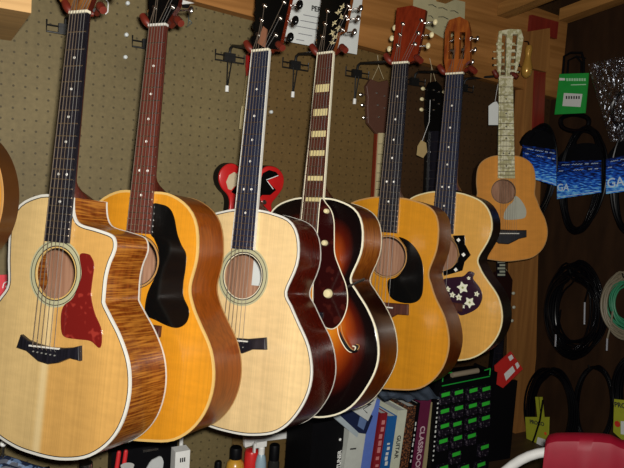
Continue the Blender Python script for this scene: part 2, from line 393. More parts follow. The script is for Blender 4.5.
struct('trim_8', MB().box((1.66, -.056, at(520, 30, 'y', -.05)[2]), (1.80, -.041, at(520, 12, 'y', -.05)[2])), M['red_wood'])
# counter under the wall
CT = Z0 - 1.17
co = thing('counter', 'long dark wooden counter under the row of hanging guitars', 'counter', (np.array([0., 0, 0]), axes_of(0)))
# local axes of a wall frame: x = wall x, y = up, z = towards the room
MB().box((-1.2, CT-.03, .002), (XR-.01, CT, .36)).build('worktop', M['counter'], co)
for x in (-1.1, .3, 1.75): MB().box((x, 0, .03), (x+.05, CT-.03, .08)).box((x, 0, .28), (x+.05, CT-.03, .33)).build('leg', M['counter'], co)

# ================================================================ GUITARS
def outline(g, n=112):
    K = g['kn']; cy = g['cy']; m_ = len(K)-1; pts = []
    kk = [K[1]]+K+[K[-2]]
    for i in range(n):
        th = 2*math.pi*i/n; a = th if th <= math.pi else 2*math.pi-th
        u = a/(math.pi/m_); k = min(int(u), m_-1); t = u-k; k += 1
        p0, p1, p2, p3 = kk[k-1], kk[k], kk[k+1], kk[min(k+2, len(kk)-1)]
        r = .5*((2*p1)+(-p0+p2)*t+(2*p0-5*p1+4*p2-p3)*t*t+(-p0+3*p1-3*p2+p3)*t**3)
        pts.append((r*math.sin(th), cy-r*math.cos(th)))
    if g.get('cut'):
        lower = [p for i, p in enumerate(pts) if i <= n/2 and p[1] < -.545]
        left = [p for i, p in enumerate(pts) if i > n/2 and p[0] < -.02 or i > n/2+2]
        left = [p for p in left if p[0] < -.015]
        cut = spline([(a/1000, b/1000) for a, b in g['cut']], 6, closed=False)
        pts = lower + cut + left
    return pts
def body_depth(g, y):
    L = g['L']; t = min(max((y-(g['jy']-L))/L, 0), 1); return g['dd']-.022*t*g.get('taper', 1)
def offset(pts, d):
    out = []; n = len(pts)
    for i, p in enumerate(pts):
        q = pts[i-1]; r = pts[(i+1)%n]; tx, ty = r[0]-q[0], r[1]-q[1]; l = math.hypot(tx, ty) or 1
        out.append((p[0]-ty/l*d, p[1]+tx/l*d))
    return out
def strip(mb, loops, closed_section=True, mi=0):
    """loops: list of rings (lists of 3D points) -> quads between them"""
    n = len(loops[0]); m_ = len(loops); V = [p for lp in loops for p in lp]; Fc = []
    for k in range(m_ if closed_section else m_-1):
        l = (k+1) % m_
        for i in range(n):
            j = (i+1) % n; Fc.append((k*n+i, k*n+j, l*n+j, l*n+i))
    return mb.add(V, Fc, mi)
def filled(name, loops, z, thick, mat, parent):
    """flat plate with holes: loops[0] outer, others holes"""
    bm = bmesh.new(); rings = []
    for lp in loops:
        vs_ = [bm.verts.new((x, y, z)) for x, y in lp]; rings.append(vs_)
        for i in range(len(vs_)): bm.edges.new((vs_[i], vs_[(i+1) % len(vs_)]))
    bmesh.ops.triangle_fill(bm, edges=bm.edges[:], use_beauty=True, use_dissolve=False)
    r = bmesh.ops.solidify(bm, geom=bm.faces[:], thickness=-thick) if False else None
    low = []
    for vs_ in rings: low.append([bm.verts.new((v_.co.x, v_.co.y, z-thick)) for v_ in vs_])
    tops = bm.faces[:]
    mp = {}
    for a, b in zip(rings, low):
        for p, q in zip(a, b): mp[p] = q
    for f_ in tops: bm.faces.new([mp[v_] for v_ in reversed(f_.verts)])
    for a, b in zip(rings, low):
        n = len(a)
        for i in range(n):
            j = (i+1) % n; bm.faces.new((a[i], a[j], b[j], b[i]))
    bmesh.ops.recalc_face_normals(bm, faces=bm.faces)
    me = bpy.data.meshes.new(name); bm.to_mesh(me); bm.free(); me.materials.append(mat)
    return link(name, me, parent)
def domed(name, pts, cy, z, bulge, mat, parent, rings=22):
    V = []; Fc = []; n = len(pts); E_ = []
    for k in range(rings):
        s_ = 1-k/rings
        for x, y in pts: V.append((x*s_, cy+(y-cy)*s_, z+bulge*(1-s_**2)**1.3)); E_.append(s_)
    V.append((0, cy, z+bulge)); E_.append(0)
    for k in range(rings-1):
        for i in range(n):
            j = (i+1) % n; Fc.append((k*n+i, k*n+j, (k+1)*n+j, (k+1)*n+i))
    for i in range(n): Fc.append(((rings-1)*n+i, (rings-1)*n+(i+1) % n, len(V)-1))
    # underside
    b = len(V); V += [(x, y, z-.003) for x, y in pts]; E_ += [1]*n
    Fc += [(i, b+i, b+(i+1) % n, (i+1) % n) for i in range(n)]; Fc.append(tuple(b+i for i in range(n-1, -1, -1)))
    me = bpy.data.meshes.new(name); me.from_pydata([tuple(map(float, v_)) for v_ in V], [], Fc); me.materials.append(mat)
    at_ = me.attributes.new('edge', 'FLOAT', 'POINT'); at_.data.foreach_set('value', E_)
    me.polygons.foreach_set('use_smooth', [True]*len(me.polygons)); me.update()
    return link(name, me, parent)
def circle(r, c=(0, 0), n=40): return [(c[0]+r*math.cos(2*math.pi*i/n), c[1]+r*math.sin(2*math.pi*i/n)) for i in range(n)]
def fret_y(g, n): return -g['S']*(1-2**(-n/12))
def mm(pts): return [(a/1000, b/1000) for a, b in pts]
FBZ = .0075                                   # top of the fretboard above the body top
def guitar(g):
    fr = (np.array(g['o'])+np.array([0, 0, Z0]), axes_of(*g['rot'])); g['fr'] = fr
    t = thing(g['name'], g['label'], g.get('cat', 'guitar'), fr, g.get('group'))
    g['t'] = t
    pts = outline(g); n = len(pts); hc = g['hole']; hr = g['hr']
    zb = lambda y: -body_depth(g, y)
    # sides
    inn = offset(pts, .0025)
    # (outline runs bottom -> right -> top: counter-clockwise)
    mb = MB()
    st = [-.003]+[None]*5
    rows = []
    for k in range(7):
        rows.append([(x, y, -.0031+(zb(y)+.0031+.003)*k/6) for x, y in pts])
    ins = [[(x, y, -.0031+(zb(y)+.0031+.003)*k/3) for x, y in inn] for k in range(3, -1, -1)]
    strip(mb, rows+ins); mb.build('side', g['side'], t, True)
    # back, slightly arched
    bk = MB(); V = []; rings = 6
    for k in range(rings):
        s_ = 1-k/rings
        V.append([(x*s_, g['cy']+(y-g['cy'])*s_, zb(g['cy']+(y-g['cy'])*s_)-.010*(1-s_*s_)) for x, y in pts])
    low = V; up = [[(x, y, z+.003) for x, y, z in r] for r in V]
    strip(bk, [r for r in reversed(up)]+low, False)
    bk.add(up[-1], [tuple(range(n))]); bk.add(low[-1], [tuple(range(n-1, -1, -1))])
    bko = bk.build('back', [g['side'], M['inside']], t, True)
    if not g.get('arch'):
        for p in bko.data.polygons:
            if p.normal.z > 0.3: p.material_index = 1
    # top
    if g.get('arch'): domed('top', pts, g['cy'], 0., g['arch'], g['top'], t)
    else: filled('top', [pts, circle(hr, hc)], 0., .003, g['top'], t)
    # bindings
    bw = g.get('bw', .003)
    for z, nm in ((0, 'front_binding'), (1, 'back_binding')):
        if z and not g.get('backbind', True): continue
        w2 = bw if not z else .0025
        a = offset(pts, -.0006); b = offset(pts, w2); q = MB()
        if not z: L_ = [[(x, y, .0006) for x, y in b], [(x, y, .0006) for x, y in a], [(x, y, -.0030) for x, y in a], [(x, y, -.0030) for x, y in b]]
        else: L_ = [[(x, y, zb(y)+.0035) for x, y in b], [(x, y, zb(y)+.0035) for x, y in a], [(x, y, zb(y)-.0005) for x, y in a], [(x, y, zb(y)-.0005) for x, y in b]]
        strip(q, L_); q.build(nm, g['bind'] if not z else g.get('bbind', g['bind']), t, True)
    if g.get('purf'):
        a = offset(pts, bw); b = offset(pts, bw+.0016); q = MB()
        strip(q, [[(x, y, .0005) for x, y in b], [(x, y, .0005) for x, y in a], [(x, y, -.001) for x, y in a], [(x, y, -.001) for x, y in b]]); q.build('purfling', M['ebony'], t, True)
    # rosette
    if g.get('ros'):
        q = MB(); mats = []
        for r0, r1, mt_ in g['ros']:
            if mt_ not in mats: mats.append(mt_)
            A = circle(r0, hc, 56); B = circle(r1, hc, 56)
            strip(q, [[(x, y, .0006) for x, y in A], [(x, y, .0006) for x, y in B], [(x, y, -.0005) for x, y in B], [(x, y, -.0005) for x, y in A]], True, mats.index(mt_))
        q.build('rosette', mats, t)
    # neck, heel, fretboard
    S_ = g['S']; nw = g['nw']/2; jw = g['jw']/2; jy = g['jy']; fe = g['fe']
    ww = lambda y: nw+(jw-nw)*min(1.15, y/jy)
    mb = MB(); sec = []; N = 11
    ny = 14
    for k in range(ny+1):
        y = (.004+(jy+.040-.004)*k/9) if k <= 9 else jy+.040-.038*(k-9)/5; w_ = ww(y)-.0006; dp = .012+.0030*k/ny
        if k > 9: dp += (.002, .010, .026, .050, .072)[k-10]*g.get('heel', 1)
        row = [(w_*math.cos(math.pi*i/(N-1)), y, .0018-dp*math.sin(math.pi*i/(N-1))**.8) for i in range(N)]
        sec.append(row)
    V = [p for r in sec for p in r]; Fc = [(k*N+i, k*N+i+1, (k+1)*N+i+1, (k+1)*N+i) for k in range(ny) for i in range(N-1)]
    Fc += [(k*N+N-1, k*N, (k+1)*N, (k+1)*N+N-1) for k in range(ny)]; Fc += [tuple(range(N)), tuple(ny*N+i for i in range(N-1, -1, -1))]
    mb.add(V, Fc); nk = mb.build('neck', g['neck'], t, True)
    fb = MB(); fb.prism([(-nw, 0), (-ww(fe), fe), (ww(fe), fe), (nw, 0)], .0008 if not g.get('arch') else .0008, FBZ)
    fbo = fb.build('fretboard', g['fbm'], t)
    if g.get('fbbind'):
        for sg in (-1, 1):
            q = MB().prism([(sg*nw, 0), (sg*ww(fe), fe), (sg*(ww(fe)+.0022), fe), (sg*(nw+.0022), 0)], .0006, FBZ+.0003); q.build('fretboard_binding', g['fbbind'], fbo)
    k = 1
    while fret_y(g, k) > fe+.004 and k <= g.get('frets', 20):
        y = fret_y(g, k); w_ = ww(y); MB().tube([(-w_, y, FBZ), (w_, y, FBZ)], .0012, 6).build('fret', M['steel'], fbo); k += 1
    for a in g.get('dots', (3, 5, 7, 9, 12, 15)):
        y = (fret_y(g, a)+fret_y(g, a-1))/2
        if y < fe+.01: continue
        if g.get('block'):
            h = (fret_y(g, a-1)-fret_y(g, a))*.30; w_ = ww(y)*.82
            MB().box((-w_, y-h, FBZ-.0005), (w_, y+h, FBZ+.0003)).build('block_inlay', M['gold_inlay'], fbo)
        else:
            for dx in ((-.010, .010) if a == 12 else (0,)):
                MB().lathe([(.0027, FBZ-.0005), (.0027, FBZ+.0004)], (dx, y, 0), n=12).build('fret_marker', g.get('dotm', M['pearl']), fbo)
    MB().box((-nw-.0005, 0, 0), (nw+.0005, .005, FBZ+.0035)).build('nut', g.get('nutm', M['cream']), nk)
    # bridge
    if g.get('bridge'):
        br = MB().prism(mm(g['bridge']), 0.0002 if not g.get('arch') else g['arch']-.003, .009+(g.get('arch') or 0), bevel=.003).build('bridge', g.get('brm', M['ebony']), t)
        a, b = g['saddle']; a = mm([a])[0]; b = mm([b])[0]; hz = .009+(g.get('arch') or 0)
        MB().prism([(a[0], a[1]-.0015), (b[0], b[1]-.0015), (b[0], b[1]+.0015), (a[0], a[1]+.0015)], hz-.002, hz+.003).build('saddle', M['white_b'], br)
        if g.get('pins', True):
            for i in range(6):
                u = i/5; x = -.027+.054*u+g.get('bx', 0); y = a[1]+(b[1]-a[1])*u-.010-.004*u
                MB().lathe([(.0010, hz-.003), (.0016, hz+.001), (.0012, hz+.0025)], (x, y, 0), n=8).build('bridge_pin', plain('pin_grey', (.22, .22, .20), .4), br)
    if g.get('pg'):
        z = g.get('pgz', .0002); P = spline(mm(g['pg']), 5)
        pg = MB().prism(P, z, z+.0018).build('pickguard', g['pgm'], t)
        g['pgo'] = pg
        if g.get('pgb'):
            A = offset(P, 0) ; area_ = sum(P[i][0]*P[(i+1) % len(P)][1]-P[(i+1) % len(P)][0]*P[i][1] for i in range(len(P)))
            MB().tube([(x, y, z+.0016) for x, y in P], .0013, 6, True).build('pickguard_binding', g['pgb'], pg)
    # headstock, tipped back
    sh = g.get('shear', .20); hp = to_local(fr, g['head'], 0., sh) if g.get('headpx', True) else mm(g['head'])
    hd = MB(); th_ = .014
    slots = g.get('slots')
    if slots:
        o2 = filled('headstock', [hp]+[to_local(fr, s_, 0., sh) for s_ in slots], 0., th_, g['headm'], t)
        for v_ in o2.data.vertices: v_.co.z -= sh*v_.co.y
        hd_o = o2
    else:
        hd.prism(hp, -th_+.002, 0, shear=sh); hd_o = hd.build('headstock', g.get('headside', g['neck']), t)
        MB().prism(offset(hp if sum(hp[i][0]*hp[(i+1) % len(hp)][1]-hp[(i+1) % len(hp)][0]*hp[i][1] for i in range(len(hp))) > 0 else hp[::-1], .0005), 0, .0016, shear=sh).build('headstock_veneer', g['headm'], hd_o)
    g['hdo'] = hd_o
    T = g['tuners']                              # (x post, y post, x button)
    for (xp, yp, xb_, *r_) in T:
        tu = MB(); z = -sh*yp
        if not slots:
            tu.lathe([(.0055, z), (.0055, z+.003), (.003, z+.0035), (.003, z+.010), (.0035, z+.011)], (xp, yp, 0), n=10)
            tu.tube([(xp, yp, z-.018), (xb_, yp, z-.018)], .0022, 8)
        else:
            tu.tube([(xp-.012, yp, z-.007), (xp+.012, yp, z-.007)], .0045, 8); tu.tube([(xp, yp, z-.018), (xb_, yp, z-.018)], .002, 8)
        to_ = tu.build('tuner', g.get('rollm', M['steel']), hd_o, True)
        MB().sphere((xb_, yp, z-.018), g.get('btn', .009), (.75, .95, .5), 12).build('tuner_button', g.get('btm', M['steel']), to_, True)
    # strings
    hz = .013+(g.get('arch') or 0)
    sy = -S_; nstr = g.get('nstr', 6)
    for i in range(nstr):
        u = i/(nstr-1); xn = (-1+2*u)*(nw-.004); xs = (-1+2*u)*g.get('ss', .027)+g.get('bx', 0)
        post = sorted([tt for tt in T if (tt[0] < 0) == (u < .5)], key=lambda tt: tt[1])
        j = i if u < .5 else nstr-1-i
        end = [] 
        if post:
            tt = post[min(j, len(post)-1)]; end = [(tt[0], tt[1], -sh*tt[1]+(.006 if not slots else -.004))]
        sp = [(xs, sy-.008, hz-.006), (xs, sy, hz), (xn, .0025, FBZ+.0042)]+end
        MB().tube(sp, (.0009, .00085, .0008, .0006, .0005, .0005)[int(u*5.01)]*g.get('sr', 1), 5).build('string', M['bronze'] if u < .7 else M['string'], t)
    return t

def ovl(cx, cy_, rx, ry, n=14): return [(cx+rx*math.cos(2*math.pi*i/n), cy_+ry*math.sin(2*math.pi*i/n)) for i in range(n)]
G = {}
G[1] = dict(name='cutaway_guitar', label='blonde cutaway acoustic guitar with red pickguard and flamed brown side, leftmost full guitar',
    o=(.1136, -.3088, .0451), rot=(-.939, -.1166, .0233), L=.4865, jy=-.3594, cy=-.6065, dd=.117,
    kn=[.2505, .2542, .2587, .2518, .2307, .2018, .1684, .1436, .1382, .1805, .245, .2563, .2509],
    cut=[(122, -536), (122, -503), (127, -476), (134, -458), (137, -444), (134, -430), (123, -421), (89, -414), (56, -409), (40, -402), (31, -388), (27, -370), (26, -357)],
    S=.648, nw=.0445, jw=.056, fe=-.446, hole=(0, -.506), hr=.049, top=spruce('spruce_blonde', (.68, .47, .20), (.80, .64, .36), (.88, .70, .46)),
    side=M['flame_side'], bind=M['white_b'], bw=.0045, purf=1, neck=M['neck_dark'], fbm=M['ebony'],
    ros=[(.049, .0515, M['amberbind']), (.0515, .0535, M['ebony']), (.0535, .061, M['paper_g']), (.061, .0625, M['ebony']), (.0625, .066, M['paper_g'])],
    bridge=[(-66, -633), (-48, -641), (-25, -645), (9, -647), (42, -644), (64, -640), (82, -634), (86, -662), (60, -661), (33, -674), (9, -680), (-15, -678), (-47, -663), (-74, -660)],
    saddle=((-38, -650), (36, -646)), pg=[(56, -466), (74, -462), (84, -468), (92, -483), (91, -516), (92, -540), (104, -570), (124, -600), (125, -632), (102, -623), (69, -624), (41, -624), (30, -614), (25, -585), (30, -565), (48, -550), (59, -528), (65, -500)],
    pgm=M['tort_red'], head=[(68.3, 12), (87, 12), (90, 4), (108, -40), (104, -78), (78, -88), (58, -74), (54, -40), (58, -2), (65, 8)], headm=wood('flamed_head', (.10, .03, .01), (.3, .12, .03), 'y', 120, .3, .4, .05),
    tuners=[(-.022, .045, -.05), (-.024, .083, -.052), (-.026, .12, -.054), (.022, .045, .05), (.024, .083, .052), (.026, .12, .054)])
G[2] = dict(name='acoustic_guitar', label='amber acoustic guitar with large black pickguard, hanging right of the cutaway guitar',
    o=(.2748, -.2882, .052), rot=(-.9173, -.1234, .0266), L=.5096, jy=-.3488, cy=-.6076, dd=.122,
    kn=[.2535, .2567, .2678, .2613, .2386, .2047, .1667, .149, .1552, .2039, .2516, .2653, .2585],
    S=.629, nw=.043, jw=.055, fe=-.436, hole=(0, -.495), hr=.049, top=spruce('spruce_amber', (.62, .25, .014)), side=M['orange_side'], bind=M['amberbind'], bw=.0045, bbind=M['tanbind'],
    neck=M['neck_dark'], fbm=M['rosewood_red'], ros=[(.049, .0505, M['ebony']), (.0505, .0545, M['tanbind']), (.0545, .056, M['ebony'])],
    bridge=[(-76, -620), (76, -620), (76, -643), (30, -650), (-30, -650), (-76, -643)], brm=M['rosewood'], saddle=((-36, -634), (36, -629)),
    pg=[(24, -377), (48, -373), (68, -380), (81, -398), (92, -430), (104, -452), (117, -470), (119, -497), (117, -528), (120, -555), (136, -581), (134, -604), (118, -618), (95, -619), (60, -610), (34, -600), (34, -560), (50, -520), (56, -490), (50, -465), (38, -445), (28, -432)],
    pgm=M['blackp'], head=[(147, 25.5), (166, 25.5), (170, 18), (178, 6), (181, -8), (186, -60), (165, -66), (148, -60), (149, 0), (149, 12)], headm=M['black_lac'], nutm=M['white_b'],
    tuners=[(-.020, .045, -.05), (-.022, .083, -.052), (-.024, .12, -.054), (.024, .045, .055), (.026, .083, .057), (.028, .12, .059)])
G[3] = dict(name='acoustic_guitar', label='blonde acoustic guitar with white binding and dark red side, third full guitar from the left',
    o=(.5066, -.3095, .0329), rot=(-1.0355, -.1412, .0545), L=.4705, jy=-.3594, cy=-.5983, dd=.121,
    kn=[.2525, .2561, .2604, .2476, .2263, .1929, .1573, .1391, .1367, .1991, .2423, .2424, .2401],
    S=.648, nw=.0445, jw=.056, fe=-.449, hole=(.003, -.508), hr=.050, top=spruce('spruce_pale', (.74, .53, .26)), side=M['dark_side'], bind=M['white_b'], bw=.0038, purf=1, neck=M['neck_dark'], fbm=M['blueblack'], fbbind=M['white_b'],
    ros=[(.050, .0515, M['cream']), (.0515, .054, M['ebony']), (.054, .061, M['paper_g']), (.061, .0625, M['ebony']), (.0625, .0665, M['paper_g'])],
    bridge=[(-72, -636), (-40, -642), (0, -645), (34, -643), (80, -634), (84, -660), (49, -664), (24, -676), (-24, -676), (-48, -664), (-76, -660)], saddle=((-36, -652), (38, -648)),
    head=[(252, 51), (268, 51), (272, 49.5), (279, 50), (288, 10), (299, -40), (276, -48), (262, -40), (256, 0), (255, 28), (252, 44)], headm=M['black_lac'], headside=M['mahogany_red'], btm=M['blackp'], btn=.012,
    tuners=[(-.018, .045, -.047), (-.018, .083, -.05), (-.018, .12, -.052), (.030, .040, .055), (.032, .082, .059), (.034, .122, .062)])
G[4] = dict(name='archtop_guitar', label='dark sunburst archtop guitar with f-hole, bound pickguard and block inlays', cat='guitar',
    o=(.6916, -.2876, .0583), rot=(-1.1014, -.1216, .0565), L=.4979, jy=-.3488, cy=-.6017, dd=.104, taper=.3,
    kn=[.270, .2742, .2704, .2523, .233, .2007, .1657, .14, .1352, .1983, .2473, .254, .2497],
    S=.629, nw=.043, jw=.055, fe=-.44, hole=(0, -.5), hr=.01, arch=.014, top=sunburst('sunburst_top', [(0, (.68, .26, .02)), (.42, (.62, .20, .012)), (.60, (.30, .045, .004)), (.74, (.07, .006, .002)), (.85, (.006, .002, .002)), (1, (.003, .002, .002))]),
    side=M['brown_side'], bind=M['cream'], bw=.0032, neck=M['neck_dark'], fbm=M['rosewood'], fbbind=M['cream'], block=1, dots=(3, 5, 7, 9, 12, 15),
    bridge=[(-60, -622), (60, -622), (60, -636), (-60, -636)], saddle=((-30, -629), (30, -629)), pins=False,
    pg=[(27, -358), (45, -368), (60, -385), (69, -410), (73, -446), (78, -484), (95, -518), (114, -553), (121, -582), (120, -610), (108, -640), (88, -657), (62, -652), (40, -625), (28, -590), (26, -520), (26, -440)], pgz=.0155, pgm=M['tort_dark'], pgb=M['cream'],
    head=[(317.3, 53.5), (332.3, 53.5), (336, 44), (338, 33), (345, 30), (351, 0), (357, -40), (338, -50), (318, -44), (322, 0), (319, 20), (317, 38)], headm=M['black_lac'], headside=M['mahogany'],
    tuners=[(-.020, .050, -.047), (-.02, .085, -.05), (-.02, .12, -.052), (.034, .062, .055), (.036, .098, .058), (.038, .125, .060)])
G[5] = dict(name='acoustic_guitar', label='orange acoustic guitar with black teardrop pickguard and red headstock with cream buttons',
    o=(.9049, -.311, .0633), rot=(-1.0806, -.0867, .0312), L=.4818, jy=-.3483, cy=-.593, dd=.113,
    kn=[.2445, .2476, .2557, .2447, .2189, .1825, .1489, .1368, .1415, .1969, .2495, .2523, .2488],
    S=.628, nw=.043, jw=.055, fe=-.436, hole=(.006, -.498), hr=.050, top=spruce('spruce_orange', (.54, .22, .011)), side=M['brown_side'], bind=M['tanbind'], bw=.003, backbind=False, neck=M['neck_dark'], fbm=M['ebony'],
    ros=[(.050, .0515, M['ebony']), (.0515, .0545, M['tanbind']), (.0545, .0555, M['ebony'])],
    bridge=[(-76, -613), (9, -616), (46, -614), (77, -612), (79, -640), (50, -642), (35, -652), (-35, -652), (-50, -642), (-78, -640)], brm=M['rosewood'], saddle=((-36, -629), (38, -626)),
    pg=[(34, -445), (61, -453), (87, -476), (104, -508), (110, -556), (108, -588), (92, -606), (60, -611), (30, -604), (17, -585), (15, -558), (35, -549), (52, -530), (62, -503), (58, -475), (48, -460)], pgm=M['blackp'],
    head=[(392.3, 62.5), (407, 63), (410, 62.5), (416, 60), (419, 50), (424, 25), (426, 10), (412, 5.5), (397, 8), (395, 30), (393, 48), (391, 58)], headm=M['mahogany_red'], btm=M['ivory'], btn=.0085,
    tuners=[(-.018, .053, -.052), (-.017, .083, -.050), (-.014, .113, -.047), (.030, .053, .057), (.034, .083, .062), (.037, .118, .066)])
G[6] = dict(name='slot_head_guitar', label='natural guitar with slotted headstock and pickguard painted with white flowers',
    o=(1.116, -.2863, .0679), rot=(-1.14, -.0438, .0264), L=.4696, jy=-.3225, cy=-.561, dd=.088, backbind=False,
    kn=[.2395, .2419, .2441, .2354, .2158, .1817, .1398, .1205, .1262, .1974, .2341, .2378, .2358],
    S=.645, nw=.050, jw=.062, fe=-.443, hole=(0, -.499), hr=.049, top=spruce('spruce_natural', (.66, .34, .07)), side=M['black_side'], bind=M['ivory'], bw=.003, neck=M['neck_dark'], fbm=M['blueblack'],
    ros=[(.049, .051, M['tanbind']), (.051, .053, M['ebony']), (.053, .057, M['tanbind'])], bridge=[(-76, -632), (76, -632), (76, -655), (-76, -655)], brm=M['rosewood'], saddle=((-36, -645), (36, -643)),
    head=[(446, 74), (461, 74), (464, 65), (470, 60), (470, 31), (468, 21), (460, 16.5), (449, 20), (445, 31), (444, 60)], headm=wood('orange_head', (.17, .032, .008), (.32, .085, .014), 'y', 90, .3, .4, .06),
    slots=[[(448.2, 59), (454, 59), (454.5, 31), (449.2, 31)], [(458.6, 59), (464, 59), (465.5, 32), (459.8, 32)]], btn=.008,
    tuners=[(-.019, .040, -.040), (-.018, .075, -.042), (-.017, .108, -.042), (.014, .040, .036), (.016, .075, .038), (.018, .108, .040)])
G[7] = dict(name='parlor_guitar', label='small ten string guitar with yellow pearly neck and slotted headstock, rightmost in the row',
    o=(1.5156, -.0952, .1278), rot=(-.5513, -.1238, .0638), L=.3543, jy=-.26, cy=-.4399, dd=.070, taper=.5,
    kn=[.1725, .1742, .1811, .1757, .1588, .1355, .1147, .1086, .1106, .1396, .1748, .1843, .1804],
    S=.52, nw=.046, jw=.055, fe=-.336, hole=(-.008, -.379), hr=.039, top=spruce('spruce_old', (.66, .27, .045)), side=M['black_side'], bind=M['tanbind'], bw=.002, backbind=False, neck=M['neck_dark'], fbm=M['pearl_y'], dotm=M['ink'],
    ros=[(.039, .0405, M['ebony']), (.0405, .042, M['tanbind'])], bridge=[(-44, -506), (20, -508), (66, -508), (66, -532), (40, -538), (28, -545), (5, -556), (-26, -554), (-44, -540)], saddle=((-30, -520), (40, -520)),
    bx=.004, pg=[(30, -395), (44, -402), (60, -424), (67, -446), (62, -466), (40, -472), (8, -474), (-8, -470), (-6, -450), (8, -426), (22, -414)], pgm=plain('grey_pearl_guard', (.42, .42, .34), .4), pins=False,
    head=[(499.5, 77), (513.5, 77.5), (517, 70), (520, 60), (523.5, 38), (521, 29.5), (510, 29), (499, 31), (497.5, 45), (498, 65)], headm=M['pearl_y'], shear=.12, btm=M['blackp'], btn=.005, nstr=10, sr=.6,
    slots=[[(501, 75), (505.8, 75), (506.8, 34), (502, 34)], [(509.8, 75), (514.6, 75), (518, 34), (512.8, 34)]], rollm=M['pearl_y'],
    tuners=[(-.012, .03+.024*i, -.034) for i in range(5)]+[(.026, .03+.024*i, .053+.002*i) for i in range(5)])
def pyk(y): return 0
# sunburst side: amber window round the upper bout
def burst_side():
    mt = wood('sunburst_side', (.24, .06, .008), (.42, .14, .018), 'y', 140, .28, .15, .03, spec=.12)
    nt, b, last = base_link(mt); N = nt.nodes.new; Lk = nt.links.new
    tc = N('ShaderNodeTexCoord'); sp = N('ShaderNodeSeparateXYZ'); Lk(tc.outputs['Object'], sp.inputs[0])
    rp = N('ShaderNodeValToRGB'); mr = N('ShaderNodeMapRange'); mr.inputs[1].default_value = -.86; mr.inputs[2].default_value = -.34; Lk(sp.outputs['Y'], mr.inputs[0]); Lk(mr.outputs[0], rp.inputs[0])
    el = rp.color_ramp.elements; el[0].position = 0; el[0].color = (.30, .16, .12, 1); el[1].position = 1; el[1].color = (.03, .01, .01, 1)
    for p, c in ((.22, (.45, .25, .2, 1)), (.40, (.06, .02, .02, 1)), (.56, (.05, .02, .02, 1)), (.68, (.7, .6, .5, 1)), (.80, (1, 1, 1, 1)), (.9, (.35, .2, .15, 1))):
        e = el.new(p); e.color = c
    mx = N('ShaderNodeMix'); mx.data_type = 'RGBA'; mx.blend_type = 'MULTIPLY'; mx.inputs[0].default_value = 1; Lk(last, mx.inputs[6]); Lk(rp.outputs[0], mx.inputs[7]); Lk(mx.outputs[2], b.inputs['Base Color']); return mt
G[4]['side'] = burst_side()
for k in range(1, 8): guitar(G[k])

# details that belong to single guitars
t = G[1]['t']
MB().prism(mm([(-14, -470), (14, -470), (14, -540), (-14, -540)]), zb_ := -.105, -.1045).build('maker_label', M['paper'], t) if False else None
t = G[3]['t']; MB().box((-.042, -.530, -.1080), (-.014, -.468, -.1075)).build('paper_label', M['paper'], t)
t = G[4]['t']
F_ = spline(mm([(98, -640), (101, -652), (106, -668), (116, -684), (128, -697), (140, -702), (149, -697), (150, -689), (143, -688)]), 6, closed=False)
MB().tube([(x, y, .0068-.03*max(0, math.hypot(x, y+.6)-.1)) for x, y in F_], [.0025+.0022*math.sin(math.pi*i/(len(F_)-1)) for i in range(len(F_))], 8).build('f_hole', M['black_matte'], t)
MB().tube([(x+.0045, y+.003, .0092-.03*max(0, math.hypot(x, y+.6)-.1)) for x, y in F_], .0011, 6).build('f_hole_binding', M['tanbind'], t)
MB().tube([(x-.0045, y-.002, .0092-.03*max(0, math.hypot(x, y+.6)-.1)) for x, y in F_], .0016, 6).build('f_hole_binding', M['cream'], t)
MB().tube([(-x, y, .0068-.03*max(0, math.hypot(x, y+.6)-.1)) for x, y in F_], [.0035+.003*math.sin(math.pi*i/(len(F_)-1)) for i in range(len(F_))], 8).build('f_hole', M['black_matte'], t)
for (x, y, r) in ((.048, -.385, .0060), (.050, -.460, .0070), (.070, -.577, .0110)):
    MB().lathe([(r, .0165), (r, .022), (r*.8, .026), (r*.3, .027)], (x, y, 0), n=20).build('control_knob', M['ivory'], t, True)
MB().tube([(.113, -.560, .0165), (.135, -.545, .006), (.150, -.535, -.004)], .003, 6).build('pickguard_bracket', M['steel'], t)
vine = [(0, .030), (.006, .045), (-.004, .058), (.010, .070), (-.006, .085), (.012, .098), (.0, .112), (.010, .126)]
q = MB()
for i, (x, y) in enumerate(vine):
    for a in (0, 1.3, 2.6):
        dx, dy = .011*math.cos(a+i*1.1), .011*math.sin(a+i*1.1); lf = [(x-dy*.25, y+dx*.25), (x+dx, y+dy), (x+dy*.25, y-dx*.25), (x-dx*.6, y-dy*.6)]
        q.prism([(c_[0]+.010, c_[1]) for c_ in lf], .0014, .0022, shear=.20)
q.build('vine_inlay', M['ivory'], G[4]['hdo'])
# flowers and pearl stones of the slot head guitar
t = G[6]['t']
P = mm([(30, -447), (64, -443), (67, -468), (86, -496), (70, -517), (66, -541), (40, -552), (14, -562), (8, -551), (35, -538), (50, -520), (55, -498), (48, -475), (37, -460)])
ug = MB().prism(P, .0003, .002).build('upper_guard', M['blackp'], t)
for x, y in ((48, -458), (66, -497), (47, -541)):
    s_ = .006; MB().prism([(x/1000-s_, y/1000), (x/1000, y/1000-s_), (x/1000+s_, y/1000), (x/1000, y/1000+s_)], .002, .0028).build('pearl_stone', M['pearl'], ug)
P = spline(mm([(12, -573), (45, -562), (70, -556), (85, -541), (101, -545), (98, -560), (118, -581), (128, -606), (120, -634), (100, -652), (74, -665), (62, -660), (58, -650), (45, -638), (30, -621), (18, -596)]), 4)
lg = MB().prism(P, .0003, .002).build('pickguard', plain('purple_black_guard', (.028, .010, .022), .2, 0, .3), t)
